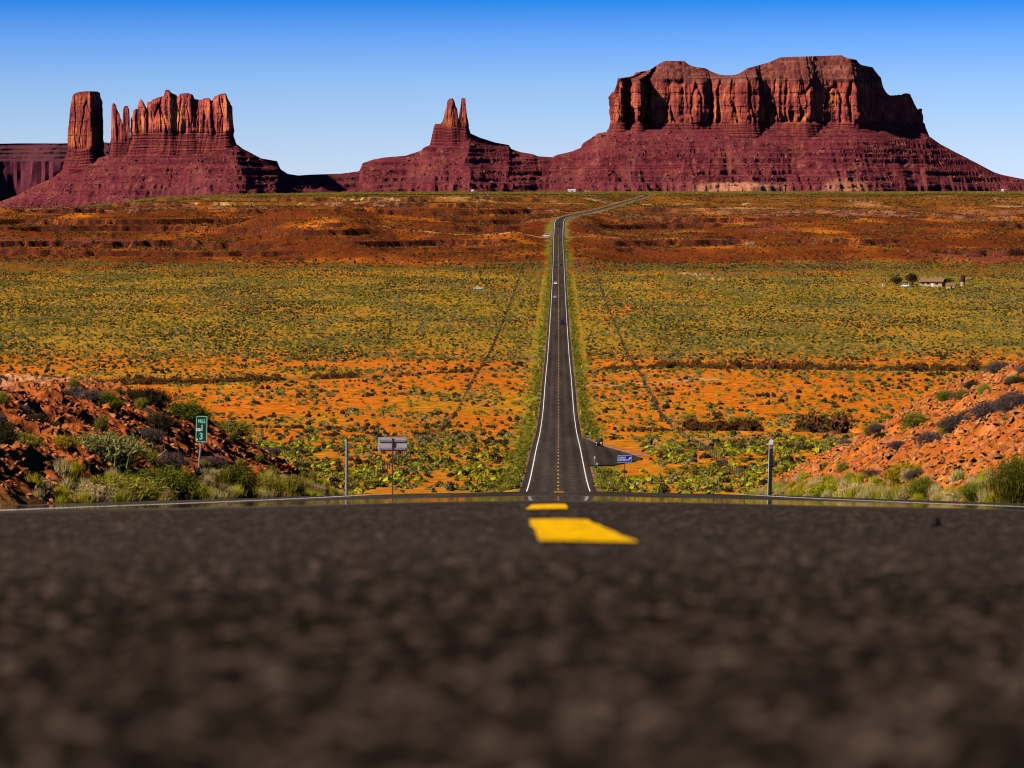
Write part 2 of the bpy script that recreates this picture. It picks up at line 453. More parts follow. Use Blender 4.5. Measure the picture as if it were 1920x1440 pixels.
def soil_of(X, Y, slope=None):
    lat = lat_of(X, Y); al = np.abs(lat)
    px = 960 + F * X / np.maximum(Y, 50)
    n1 = fbm(X / 60.0, Y / 130.0, 4, 101); n2 = fbm(X / 18.0, Y / 40.0, 3, 111); n3 = fbm(X / 140.0, Y / 300.0, 3, 121)
    c = np.ones(X.shape + (3,)) * ORANGE
    c = mixc(c, OCHRE, 0.75 * sstep(-0.1, 0.5, n1) * np.ones_like(X))
    pl = sstep(960, 1060, Y) * (1 - sstep(1750, 1950, Y))           # the green plain
    c = mixc(c, np.array([0.335, 0.178, 0.018]), pl * (0.62 + 0.38 * sstep(-0.6, 0.1, n1 + 0.4 * n2)))
    ng = (1 - sstep(420, 520, Y)) * sstep(200, 330, Y)              # ochre grass beyond the crest
    c = mixc(c, OCHRE, 0.6 * ng * sstep(-0.3, 0.3, n2))
    sl = sstep(1780, 2000, Y + 120 * n3)
    c = mixc(c, RED, sl * sstep(-0.9, 0.1, n1))
    c = mixc(c, ORANGE * 0.36, sl * 0.45 * sstep(0.2, 0.5, n2 + 0.3 * n1))
    c = mixc(c, MAROON, sl * 0.7 * sstep(0.2, 0.6, n3) * (1 - sstep(3300, 3600, Y)))
    tp = sstep(3000, 3500, Y + 200 * n3)
    c = mixc(c, np.array([0.20, 0.075, 0.012]), tp * 0.8)
    c = mixc(c, PALE * 0.9, tp * 0.75 * sstep(0.25, 0.6, fbm(X / 90.0, Y / 150.0, 3, 133)))
    pk = np.exp(-((Y - 3000 - 120 * n3) / 130.0) ** 2); c = mixc(c, np.array([0.42, 0.2, 0.13]), 0.6 * pk * sstep(-0.2, 0.3, n2)); pk2 = np.exp(-((Y - 3330 - 60 * n3) / 60.0) ** 2) * sstep(250, 330, px) * (1 - sstep(880, 1000, px)); c = mixc(c, np.array([0.66, 0.36, 0.09]), 0.85 * pk2 * sstep(-0.3, 0.2, n2))
    ledge_shade = sstep(0.78, 1.0, slope) * sstep(1850, 2100, Y) if slope is not None else None
    if ledge_shade is not None: c = mixc(c, np.array([0.060, 0.017, 0.011]), 0.9 * ledge_shade)  # overhang shadow of the ledges painted dark onto their steep faces
    fp = sstep(4500, 4900, Y); c = mixc(c, np.array([0.15, 0.10, 0.03]), fp * 0.8)
    c = mixc(c, BROWN, 0.5 * (1 - sstep(8, 20, np.abs(Y - wash_y(X)))) * np.ones_like(X))
    # green verge, gravel shoulder
    vg = (1 - sstep(6.5, 10.5, al + 4 * n2)) * sstep(100, 300, Y)
    c = mixc(c, np.array([0.17, 0.17, 0.02]), 0.85 * vg * (1 - sstep(4300, 4600, Y)))
    gw = 0.55 + Y * 0.0004 + 0.5 * noise(Y / 14.0, np.sign(lat) * 5.0, 88)
    c = mixc(c, GRAVEL, 0.85 * (1 - sstep(4.4 + gw * 0.6, 4.4 + gw, al + 0.5 * n2)))
    # tracks and bare patches
    def seg(pts, wid, col, k=0.9):
        nonlocal c
        for (x0, y0), (x1, y1) in zip(pts[:-1], pts[1:]):
            dx, dy = x1 - x0, y1 - y0
            t = np.clip(((X - x0) * dx + (Y - y0) * dy) / (dx * dx + dy * dy), 0, 1)
            d = np.hypot(X - x0 - t * dx, (Y - y0 - t * dy))
            c = mixc(c, col, k * (1 - sstep(wid * 0.7, wid, d + 0.5 * n2)))
    for tr in TRACKS: seg(*tr)
    # road cuts: shale rubble
    bk = (1 - sstep(95, 115, Y)) * sstep(5.5, 6.5, al)
    c = mixc(c, np.array([0.40, 0.095, 0.018]), bk)
    return c

def W(px, Y): return ((px - 960) / F * Y, Y)
TRACKS = [([W(1075, 797), W(1110, 800), W(1170, 800), W(1330, 820)], 5.0, PALE * 0.8, 0.8),
          ([W(1040, 985), W(1012, 985), W(985, 975)], 9.0, GRAVEL * 1.1, 0.9),
          ([W(1034, 2330), W(860, 2330), W(600, 2360)], 7.0, PALE * 0.8, 0.8),
          ([W(1060, 2330), W(1250, 2360), W(1600, 2300)], 6.0, PALE * 0.6, 0.6),
          ([W(1335, 1760), W(1315, 1830), W(1290, 1850)], 8.0, PALE, 0.9),
          ([W(1036, 1600), W(985, 1580), W(920, 1600), W(880, 1610)], 4.0, GRAVEL, 0.7),
          ([W(1700, 1660), W(1810, 1660)], 9.0, PALE * 0.8, 0.8),
          ([W(1190, 470), W(1250, 500), W(1330, 540), W(1440, 565)], 3.5, GRAVEL * 1.1, 0.4),
          ([W(1096, 548), W(1128, 512), W(1166, 484), W(1200, 466)], 1.6, GRAVEL * 1.3, 0.7),
          ([W(1140, 1300), W(1170, 1380), W(1190, 1450)], 3.5, ORANGE * 1.1, 0.8),
          ([W(1125, 1250), W(1190, 1360)], 3.0, ORANGE * 1.1, 0.6)]

# ------------------------------------------------------------------ ground sheet
Yr = np.concatenate([np.arange(-60, 0, 4), np.arange(0, 104, 1.0), np.arange(104, 340, 4.0), np.arange(340, 560, 2.0), np.arange(560, 1000, 2.8), np.arange(1000, 1900, 4.5),
                     np.arange(1900, 2700, 2.8), np.arange(2700, 3000, 5), np.arange(3000, 4500, 9.0), np.arange(4500, 7800, 80.0), np.geomspace(7800, 60000, 22)])
tt = np.concatenate([-np.geomspace(4.5, 0.21, 34), np.linspace(-0.20, 0.20, 440), np.geomspace(0.21, 4.5, 34)])
Yg, Tg = np.meshgrid(Yr, tt, indexing='ij')
Xg = Tg * (Yg + 70)
Zg = surf(Xg, Yg)
Zg = Zg - 0.35 * (1 - sstep(3.2, 4.6, np.abs(lat_of(Xg, Yg)))) - 0.25 * sstep(1500, 2500, Yg) * (1 - sstep(4.5, 7, np.abs(lat_of(Xg, Yg))))
lt = lat_of(Xg, Yg)
Zg = Zg - 0.35 * sstep(5.0, 6.0, np.abs(lt)) * (1 - sstep(33, 36, np.abs(lt))) * sstep(6, 9, Yg) * (1 - sstep(104, 108, Yg))
_b = np.abs(lt) < 45
Zg = Zg + 0.22 * sstep(300, 420, Yg) * sstep(6, 12, np.abs(lt)) * fbm(Xg / 5.0, Yg / 7.0, 3, 77) * (1 - sstep(4000, 5000, Yg))
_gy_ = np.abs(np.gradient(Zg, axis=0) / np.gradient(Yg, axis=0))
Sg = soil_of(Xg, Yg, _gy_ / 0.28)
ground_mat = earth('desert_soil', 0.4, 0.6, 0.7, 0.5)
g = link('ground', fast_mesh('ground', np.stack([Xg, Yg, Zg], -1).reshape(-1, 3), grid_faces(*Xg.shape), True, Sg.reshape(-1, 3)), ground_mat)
tag(g, kind='structure')

# ------------------------------------------------------------------ road
def asphalt_mat(name, coarse):
    m, t, b = node_mat(name, 0.9, 0.0)
    tcn = t.nodes.new('ShaderNodeTexCoord')
    def nz(sc, det=4):
        n = t.nodes.new('ShaderNodeTexNoise'); n.inputs['Scale'].default_value = sc; n.inputs['Detail'].default_value = det
        t.links.new(tcn.outputs['Object'], n.inputs['Vector']); return n
    vo = t.nodes.new('ShaderNodeTexVoronoi'); vo.inputs['Scale'].default_value = coarse
    t.links.new(tcn.outputs['Object'], vo.inputs['Vector'])
    r1 = t.nodes.new('ShaderNodeValToRGB')                # stone colours
    r1.color_ramp.elements[0].color = (0.020, 0.016, 0.0145, 1); r1.color_ramp.elements[1].color = (0.14, 0.108, 0.095, 1)
    for pos, c in ((0.35, (0.036, 0.0275, 0.0245, 1)), (0.6, (0.056, 0.042, 0.037, 1)), (0.82, (0.080, 0.057, 0.047, 1))):
        e = r1.color_ramp.elements.new(pos); e.color = c
    sp_ = t.nodes.new('ShaderNodeSeparateColor'); t.links.new(vo.outputs['Color'], sp_.inputs[0])
    t.links.new(sp_.outputs[0], r1.inputs[0])
    n2 = nz(1.1, 5)
    r2 = t.nodes.new('ShaderNodeMapRange'); r2.inputs[1].default_value = 0.3; r2.inputs[2].default_value = 0.7; r2.inputs[3].default_value = 0.55; r2.inputs[4].default_value = 1.35
    t.links.new(n2.outputs['Fac'], r2.inputs[0])
    n3 = nz(9, 4)
    r3 = t.nodes.new('ShaderNodeMapRange'); r3.inputs[1].default_value = 0.3; r3.inputs[2].default_value = 0.7; r3.inputs[3].default_value = 0.6; r3.inputs[4].default_value = 1.4
    t.links.new(n3.outputs['Fac'], r3.inputs[0])
    mm = t.nodes.new('ShaderNodeMath'); mm.operation = 'MULTIPLY'; t.links.new(r2.outputs[0], mm.inputs[0]); t.links.new(r3.outputs[0], mm.inputs[1])
    sx0 = t.nodes.new('ShaderNodeSeparateXYZ'); t.links.new(tcn.outputs['Object'], sx0.inputs[0])
    la_ = t.nodes.new('ShaderNodeMath'); la_.operation = 'MULTIPLY_ADD'; la_.inputs[1].default_value = -0.016; t.links.new(sx0.outputs['Y'], la_.inputs[0]); t.links.new(sx0.outputs['X'], la_.inputs[2])
    co = t.nodes.new('ShaderNodeMath'); co.operation = 'MULTIPLY'; co.inputs[1].default_value = 3.5; t.links.new(la_.outputs[0], co.inputs[0])
    cs = t.nodes.new('ShaderNodeMath'); cs.operation = 'COSINE'; t.links.new(co.outputs[0], cs.inputs[0])
    tr_ = t.nodes.new('ShaderNodeMath'); tr_.operation = 'MULTIPLY_ADD'; tr_.inputs[1].default_value = 0.16; tr_.inputs[2].default_value = 1.0; t.links.new(cs.outputs[0], tr_.inputs[0])
    pt = t.nodes.new('ShaderNodeMapping'); pt.inputs['Scale'].default_value = (0.3, 0.012, 0.1); t.links.new(tcn.outputs['Object'], pt.inputs[0])
    pn_ = t.nodes.new('ShaderNodeTexNoise'); pn_.inputs['Scale'].default_value = 1.0; pn_.inputs['Detail'].default_value = 4; t.links.new(pt.outputs[0], pn_.inputs['Vector'])
    pr_ = t.nodes.new('ShaderNodeMapRange'); pr_.inputs[1].default_value = 0.3; pr_.inputs[2].default_value = 0.7; pr_.inputs[3].default_value = 0.7; pr_.inputs[4].default_value = 1.25; t.links.new(pn_.outputs['Fac'], pr_.inputs[0])
    m3 = t.nodes.new('ShaderNodeMath'); m3.operation = 'MULTIPLY'; t.links.new(tr_.outputs[0], m3.inputs[0]); t.links.new(pr_.outputs[0], m3.inputs[1])
    m4 = t.nodes.new('ShaderNodeMath'); m4.operation = 'MULTIPLY'; t.links.new(mm.outputs[0], m4.inputs[0]); t.links.new(m3.outputs[0], m4.inputs[1]); mm = m4
    vm = t.nodes.new('ShaderNodeVectorMath'); vm.operation = 'SCALE'; t.links.new(r1.outputs[0], vm.inputs[0]); t.links.new(mm.outputs[0], vm.inputs['Scale'])
    t.links.new(vm.outputs[0], b.inputs['Base Color'])
    bp = t.nodes.new('ShaderNodeBump'); bp.inputs['Strength'].default_value = 0.6; bp.inputs['Distance'].default_value = 0.006
    t.links.new(vo.outputs['Distance'], bp.inputs['Height']); bp.invert = True
    return m, t, b, bp, tcn

am, at_, ab, abp, atc = asphalt_mat('asphalt', 45)
# heat mirage beyond the near rise, its reflection put in as a glossy stretch
sx = at_.nodes.new('ShaderNodeSeparateXYZ'); at_.links.new(atc.outputs['Object'], sx.inputs[0])
mpn = at_.nodes.new('ShaderNodeMapping'); mpn.inputs['Scale'].default_value = (0.35, 0.16, 0.2); at_.links.new(atc.outputs['Object'], mpn.inputs[0])
nn = at_.nodes.new('ShaderNodeTexNoise'); nn.inputs['Scale'].default_value = 1.0; nn.inputs['Detail'].default_value = 3; at_.links.new(mpn.outputs[0], nn.inputs['Vector'])
ofs = at_.nodes.new('ShaderNodeMath'); ofs.operation = 'MULTIPLY_ADD'; ofs.inputs[1].default_value = 9.0
at_.links.new(nn.outputs['Fac'], ofs.inputs[0]); at_.links.new(sx.outputs['Y'], ofs.inputs[2])
ma = at_.nodes.new('ShaderNodeMapRange'); ma.interpolation_type = 'SMOOTHSTEP'; ma.inputs[1].default_value = 21.0; ma.inputs[2].default_value = 22.5; at_.links.new(ofs.outputs[0], ma.inputs[0])
mb_ = at_.nodes.new('ShaderNodeMapRange'); mb_.interpolation_type = 'SMOOTHSTEP'; mb_.inputs[1].default_value = 33.0; mb_.inputs[2].default_value = 36.0; mb_.inputs[3].default_value = 1; mb_.inputs[4].default_value = 0; at_.links.new(ofs.outputs[0], mb_.inputs[0])
mk = at_.nodes.new('ShaderNodeMath'); mk.operation = 'MULTIPLY'; at_.links.new(ma.outputs[0], mk.inputs[0]); at_.links.new(mb_.outputs[0], mk.inputs[1])
rr = at_.nodes.new('ShaderNodeMapRange'); rr.inputs[3].default_value = 0.85; rr.inputs[4].default_value = 0.03; at_.links.new(mk.outputs[0], rr.inputs[0]); at_.links.new(rr.outputs[0], ab.inputs['Roughness'])
rs_ = at_.nodes.new('ShaderNodeMapRange'); rs_.inputs[3].default_value = 0.0; rs_.inputs[4].default_value = 0.0016; at_.links.new(mk.outputs[0], rs_.inputs[0]); at_.links.new(rs_.outputs[0], ab.inputs['Specular IOR Level'])
# aggregate relief fades with distance (and under the mirage gloss)
fd = at_.nodes.new('ShaderNodeMapRange'); fd.inputs[1].default_value = 5; fd.inputs[2].default_value = 14; fd.inputs[3].default_value = 0.6; fd.inputs[4].default_value = 0.0
at_.links.new(sx.outputs['Y'], fd.inputs[0]); at_.links.new(fd.outputs[0], abp.inputs['Strength']); at_.links.new(abp.outputs[0], ab.inputs['Normal'])

PAVE = 4.45
def pave_l(Y): return -PAVE - 1.4 * np.exp(-((Y - 30) / 22.0) ** 2) * (Y < 80) + 0.12 * noise(Y / 5.0, 1.0, 9)
def pave_r(Y): return PAVE + 1.0 * np.exp(-((Y - 30) / 22.0) ** 2) * (Y < 80) + 0.12 * noise(Y / 5.0, 4.0, 9)
Yd = np.concatenate([np.arange(-60, 0, 3), np.arange(0, 12, 0.25), np.arange(12, 110, 0.5), np.arange(110, 340, 3), np.arange(340, 2350, 6), np.arange(2350, 2900, 6), np.arange(2900, 4700, 15), np.arange(4700, 6300, 50)])
u = np.linspace(0, 1, 25)
Yq, Uq = np.meshgrid(Yd, u, indexing='ij')
La = pave_l(Yq) * (1 - Uq) + pave_r(Yq) * Uq
road = link('road', fast_mesh('road', np.stack([La + _rx(Yq), Yq, road_z(La, Yq)], -1).reshape(-1, 3), grid_faces(*Yq.shape), True), am)
tag(road, kind='structure')

# coarse aggregate right in front of the lens: real relief
yn = np.geomspace(0.55, 15.0, 540); un = np.linspace(-1, 1, 290)
Yn, Un = np.meshgrid(yn, un, indexing='ij')
Ln = Un * (0.16 + 0.22 * Yn) - _rx(Yn) + 0.0
def stones(x, y, cell, seed):
    cx = np.floor(x / cell); cy = np.floor(y / cell); best = np.full(x.shape, 9.0); val = np.zeros(x.shape)
    for i in (-1, 0, 1):
        for j in (-1, 0, 1):
            ix = (cx + i).astype(np.int64); iy = (cy + j).astype(np.int64)
            h = _perm[(_perm[(ix + seed) & 4095] + iy) & 4095]; h2 = _perm[(h + 77) & 4095]; h3 = _perm[(h2 + 13) & 4095]
            d = np.hypot(x / cell - (ix + 0.5 + 0.8 * (h / 4096 - 0.5)), y / cell - (iy + 0.5 + 0.8 * (h2 / 4096 - 0.5)))
            k = d < best; best = np.where(k, d, best); val = np.where(k, h3 / 4096.0, val)
    return np.clip(1 - (best / 0.62) ** 2, 0, 1) * (0.4 + 0.6 * val), val
s1, v1 = stones(Ln, Yn, 0.011, 1); s2, v2 = stones(Ln, Yn, 0.006, 40)
fade = sstep(0.0, 0.1, 1 - np.abs(Un)) * sstep(0.55, 0.65, Yn) * (1 - sstep(11.0, 14.9, Yn))
rel = (0.004 * sstep(1, 4, Yn) * fbm(Ln / 0.07, Yn / 0.2, 3, 5) + 0.0055 * s1 + 0.0018 * s2 + 0.003 * fbm(Ln / 0.12, Yn / 0.12, 3, 3)) * fade
rel = rel * (1 - 0.75 * ((np.abs(Ln - 0.02) < 0.15) & (((Yn > 4.8) & (Yn < 7.7)) | ((Yn > 10.0) & (Yn < 12.8)))))
tone = np.where(s1 > 0.12, v1, v2 * 0.45)
blot = np.clip(1 + 1.3 * fbm(Ln / 0.05, Yn / 0.09, 4, 8, 0.65) + 0.3 * fbm(Ln / 0.5, Yn / 0.9, 2, 18), 0.2, 2.2)
dk = np.array([0.007, 0.0055, 0.0048]); bw = np.array([0.022, 0.0155, 0.0125]); lgt = np.array([0.17, 0.115, 0.088])
ac = mixc(np.ones(Yn.shape + (3,)) * dk, bw, sstep(0.1, 0.6, tone)); ac = mixc(ac, lgt, sstep(0.72, 0.98, tone)); ac = 0.66 * ac * blot[..., None]; ac = mixc(ac, np.array([0.060, 0.045, 0.0395]), 0.40 * sstep(1.8, 5.0, Yn))  # paler with distance: softens stone contrast and paints lens falloff into the colour
agg = link('aggregate', fast_mesh('aggregate', np.stack([Ln + _rx(Yn), Yn, road_z(Ln, Yn) + 0.0015 + rel], -1).reshape(-1, 3), grid_faces(*Yn.shape), True, ac.reshape(-1, 3)), earth('aggregate', 300, 0.3, 0.0, 0.001, rough=0.75), parent=road)
tag(agg, kind='stuff')

def paint(name, c1, c2, sc, worn):
    m, t, b = node_mat(name, 0.8, 0.0)
    tcn = t.nodes.new('ShaderNodeTexCoord'); n = t.nodes.new('ShaderNodeTexNoise'); n.inputs['Scale'].default_value = sc; n.inputs['Detail'].default_value = 6
    t.links.new(tcn.outputs['Object'], n.inputs['Vector'])
    r = t.nodes.new('ShaderNodeValToRGB'); r.color_ramp.elements[0].position = worn; r.color_ramp.elements[0].color = (*c2, 1)
    r.color_ramp.elements[1].position = worn + 0.12; r.color_ramp.elements[1].color = (*c1, 1)
    t.links.new(n.outputs['Fac'], r.inputs[0]); t.links.new(r.outputs[0], b.inputs['Base Color']); return m
yel = paint('yellow_paint', (0.92, 0.50, 0.002), (0.42, 0.21, 0.012), 28, 0.40)
wht = paint('white_paint', (0.82, 0.79, 0.75), (0.40, 0.33, 0.30), 6, 0.30)

def ribbon(name, y0, y1, l0, l1, m, step, lift, rag=0.0, seed=0):
    n = max(2, int((y1 - y0) / step) + 1); y = np.linspace(y0, y1, n)
    k = 5
    uu = np.linspace(0, 1, k); YY, UU = np.meshgrid(y, uu, indexing='ij')
    l0 = np.linspace(*l0, n) if hasattr(l0, '__len__') else l0; l1 = np.linspace(*l1, n) if hasattr(l1, '__len__') else l1
    a = l0 + rag * fbm(y / 0.35, np.full(n, seed + 0.5), 3, seed); b = l1 + rag * fbm(y / 0.35, np.full(n, seed + 7.5), 3, seed + 3)
    L = a[:, None] * (1 - UU) + b[:, None] * UU
    return link(name, fast_mesh(name, np.stack([L + _rx(YY), YY, road_z(L, YY) + lift], -1).reshape(-1, 3), grid_faces(*YY.shape), True), m, parent=road)
for sgn in (-1, 1):
    w0 = 0.12
    Ys = [(-60, 110, 0.5, 0.15), (110, 700, 3, 0.14), (700, 2350, 6, 0.16), (2350, 4600, 10, 0.24)]
    for (a, b, st, wd) in Ys:
        ribbon('edge_line', a, b, sgn * 3.65 - wd / 2, sgn * 3.65 + wd / 2, wht, st, 0.005 + a * 1e-5, 0.02, 3)
# centre dashes; the nearest ones are worn
ribbon('centre_dash', 5.0, 7.5, (-0.030, -0.078), (0.138, 0.070), yel, 0.05, 0.0062, 0.007, 21)
ribbon('centre_dash', 10.2, 12.6, -0.115, 0.035, yel, 0.05, 0.0062, 0.008, 31)
ribbon('centre_dash', 45, 49, -0.07, 0.09, yel, 0.2, 0.006, 0.01, 41)
yy = 337.0; k = 0
while yy < 1250:
    ribbon('centre_dash', yy, yy + 3.2, -0.09, 0.09, yel, 2.2, 0.008, 0.0)
    yy += 12.2
vv, ff = [], []
while yy < 2350:
    b = len(vv)
    for q in (yy, yy + 4.5):
        for l in (-0.10, 0.10): vv.append((l + float(_rx(q)), q, float(road_z(abs(l), q)) + 0.02))
    ff.append((b, b + 1, b + 3, b + 2)); yy += 12.2
tag(link('far_centre_dashes', fast_mesh('far_centre_dashes', np.array(vv), np.array(ff)), yel, parent=road), kind='stuff')

# paved pull-out on the right, beyond the crest
pm = asphalt_mat('pull_out_asphalt', 20)[0]
py_ = np.linspace(415, 545, 60); outer = np.interp(py_, [415, 430, 446, 454, 480, 510, 545], [4.3, 8.2, 12.6, 13.2, 10.6, 7.6, 4.3])
YY, UU = np.meshgrid(py_, np.linspace(0, 1, 16), indexing='ij'); LL = 4.2 * (1 - UU) + outer[:, None] * UU
zz = (_rz(YY) - 0.145) * (1 - UU) + (surf(LL + _rx(YY), YY) + 0.12) * UU
tag(link('pull_out', fast_mesh('pull_out', np.stack([LL + _rx(YY), YY, zz], -1).reshape(-1, 3), grid_faces(*YY.shape), True), pm), kind='structure')

# ------------------------------------------------------------------ road cuts (banks of shale rubble)
def bank_detail(X, Y):
    lat = lat_of(X, Y)
    h = bank_h(lat, Y)
    face = sstep(0.0, 0.5, h)
    # tilted slabs: steps across a dipping direction plus rough rubble
    sgn = np.where(lat < 0, -1.0, 1.0)
    q = (h * 1.7 + 0.22 * Y + 0.8 * fbm(X / 2.4, Y / 3.0, 3, 201)); fr = q - np.floor(q)
    st = np.where(fr < 0.7, fr * 0.5 / 0.7, 0.5 + (fr - 0.7) * 0.5 / 0.3) - fr
    d = 0.40 * st + 0.15 * fbm(X / 0.55, Y / 0.8, 4, 211, 0.6) + 0.18 * ridged(X / 1.7, Y / 2.2, 3, 221)
    return d * face
banks = {}
bank_mat = earth('shale_rubble', 2.2, 0.5, 1.0, 0.12)
for sgn, nm in ((-1, 'bank_left'), (1, 'bank_right')):
    yb = np.concatenate([np.arange(7, 30, 0.5), np.arange(30, 92, 0.22), np.arange(92, 106, 0.6)])
    lb = np.concatenate([np.arange(5.0, 18, 0.085), np.arange(18, 34.5, 0.7)])
    Yb, Lb = np.meshgrid(yb, lb * sgn, indexing='ij')
    Xb = Lb + _rx(Yb)
    Zb = surf(Xb, Yb) + bank_detail(Xb, Yb)
    ed = (1 - sstep(0, 0.5, np.minimum.reduce([np.abs(Lb) - 5.0, Yb - 7, 106 - Yb]))) 
    Zb = Zb - 0.3 * ed
    n1 = fbm(Xb / 1.6, Yb / 2.2, 4, 231); n2 = fbm(Xb / 0.5, Yb / 0.6, 3, 241)
    base = np.array([0.36, 0.085, 0.020]) if sgn < 0 else np.array([0.42, 0.108, 0.016])
    c = np.ones(Yb.shape + (3,)) * base
    c = mixc(c, np.array([0.24, 0.05, 0.02]), 0.7 * sstep(0.0, 0.5, n1))
    c = mixc(c, np.array([0.55, 0.25, 0.13]), 0.6 * sstep(0.3, 0.7, n2))
    flat = sstep(0.93, 1.02, bank_h(Lb, Yb) / np.interp(Yb, [0, 30, 50, 60, 78, 90], [0.7, 1.0, 1.9, 2.4, 3.15, 3.2] if sgn < 0 else [0.7, 1.3, 2.3, 2.9, 3.7, 3.7]))
    c = mixc(c, np.array([0.58, 0.27, 0.14]) if sgn < 0 else ORANGE, 0.85 * flat)
    low = 1 - sstep(0.0, 0.35, bank_h(Lb, Yb)); c = mixc(c, np.array([0.32, 0.2, 0.05]), 0.6 * low)
    banks[sgn] = link(nm, fast_mesh(nm, np.stack([Xb, Yb, Zb], -1).reshape(-1, 3), grid_faces(*Yb.shape), False, c.reshape(-1, 3)), bank_mat)
    tag(banks[sgn], kind='structure')

def rock_mesh(seed, flat=0.45):
    r = np.random.default_rng(seed); bm = bmesh.new()
    for _ in range(13):
        p = r.normal(size=3); p /= np.max(np.abs(p)) ** 0.8 * np.linalg.norm(p) ** 0.2
        bm.verts.new((p[0] * 0.5, p[1] * (0.32 + 0.15 * r.random()), p[2] * 0.5 * flat))
    bmesh.ops.convex_hull(bm, input=bm.verts)
    bmesh.ops.delete(bm, geom=[v for v in bm.verts if not v.link_faces], context='VERTS')
    me = bpy.data.meshes.new('rock'); bm.to_mesh(me); bm.free(); return me
rock_mats = [plain('red_rock', (0.44, 0.112, 0.022), (0.26, 0.056, 0.014), 3, 0.9, 0.0, bump=0.4, rand=0.25), plain('tan_rock', (0.48, 0.185, 0.06), (0.30, 0.085, 0.026), 3, 0.9, 0.0, bump=0.4, rand=0.25)]
rocks = [rock_mesh(s, 0.3 + 0.06 * (s % 5)) for s in range(10)]
for i, me in enumerate(rocks): me.materials.append(rock_mats[0 if i % 3 else 1])
def ontop(X, Y): return float(surf(X, Y) + bank_detail(np.array([X]), np.array([Y]))[0])
rs = np.random.default_rng(5)
proto_rock = None
small = []
for sgn in (-1, 1):
    cnt = 0
    while cnt < 150:
        Y = rs.uniform(32, 86); lat = sgn * (BANK_TOE[sgn] + 0.2 + rs.uniform(0, 7.5)); X = lat + float(_rx(Y))
        px = topx(X, Y)
        if px < -30 or px > 1950 or (sgn < 0 and bank_h(np.array([lat]), np.array([Y]))[0] > np.interp(Y, [0, 30, 50, 60, 78, 90], [0.7, 1.0, 1.9, 2.4, 3.15, 3.2]) - 0.06): continue
        s = 0.10 + 0.34 * rs.random() ** 3.0
        o = link('rock', rocks[rs.integers(10)], None, banks[sgn], (X, Y, ontop(X, Y) + 0.04 * s), (rs.normal() * 0.3, sgn * -0.45 + rs.normal() * 0.3, rs.uniform(0, 6.28)), (s, s * rs.uniform(0.7, 1.2), s * rs.uniform(0.7, 1.3)))
        proto_rock = proto_rock or o
        cnt += 1
N = 30000
Y = rs.uniform(26, 88, N); sg = np.where(rs.random(N) < 0.3, -1, 1); la = sg * (np.where(sg < 0, 6.5, 5.9) + rs.uniform(-0.1, 8.5, N)); X = la + _rx(Y)
cp_ = np.interp(Y, [0, 30, 50, 60, 78, 90], [0.7, 1.0, 1.9, 2.4, 3.15, 3.2])
k = (topx(X, Y) > -60) & (topx(X, Y) < 1980) & ~((sg < 0) & (bank_h(la, Y) > cp_ - 0.06) & (rs.random(len(X)) < 0.93)); X, Y, sg = X[k], Y[k], sg[k]
Z = surf(X, Y) + bank_detail(X, Y)
s = np.where(sg < 0, 0.035 + 0.12 * rs.random(len(X)) ** 2, 0.045 + 0.15 * rs.random(len(X)) ** 2)
for q, (sel, pr) in enumerate((((np.arange(len(X)) % 3) == j, [c for c in banks[-1].children if c.data == rocks[j * 3]] ) for j in range(3))):
    pr = pr[0] if pr else proto_rock
    m_ = sel
    scatter('rubble', pr, np.stack([X, Y, Z + 0.02], -1)[m_], np.stack([rs.normal(0, 0.35, m_.sum()), -0.4 * sg[m_] + rs.normal(0, 0.35, m_.sum()), rs.uniform(0, 6.28, m_.sum())], -1),
            s[m_, None] * rs.uniform(0.7, 1.3, (m_.sum(), 3)), ['small red rubble strewn over both road cuts', 'small flat shale chips lying on the road cuts', 'small tan stones scattered on the road cuts'][q], 'rubble')

# ------------------------------------------------------------------ talus slopes under the buttes
RIDGE = [(-700, 470), (-300, 425), (-60, 395), (0, 378), (35, 365), (70, 346), (95, 336), (112, 324), (128, 303), (200, 292), (250, 286), (330, 280), (436, 269), (446, 271), (456, 279), (470, 286), (490, 297), (520, 302), (526, 317), (540, 326),
         (560, 329), (580, 327.5), (640, 325.5), (674, 321), (680, 306), (700, 299), (722, 295), (760, 292), (788, 283), (796, 276), (813, 269), (845, 262), (880, 249), (900, 258), (928, 267), (955, 272), (958, 279),
         (975, 285), (1000, 289), (1008, 293), (1035, 294.5), (1045, 290), (1070, 284.5), (1089, 277), (1092, 269), (1113, 256), (1120, 250), (1143, 246), (1200, 243), (1400, 242), (1600, 241), (1680, 246), (1734, 251), (1745, 258), (1762, 270),
         (1790, 285), (1830, 305), (1862, 322), (1876, 327), (1900, 332), (1925, 337), (2000, 347), (2200, 356), (2700, 358)]
_rp = np.array([a for a, b in RIDGE], float); _ry = np.array([b for a, b in RIDGE], float)
_yf = pchip([-700, 0, 120, 440, 560, 700, 850, 1000, 1140, 1600, 1740, 1950, 2700], [6650, 6620, 6600, 6610, 6720, 6850, 6900, 6960, 7000, 7000, 7120, 7160, 7200])
_bz = pchip([-700, -100, 0, 100, 200, 300, 700, 2700], [470, 425, 407, 395, 384, 372, 361, 359.5])
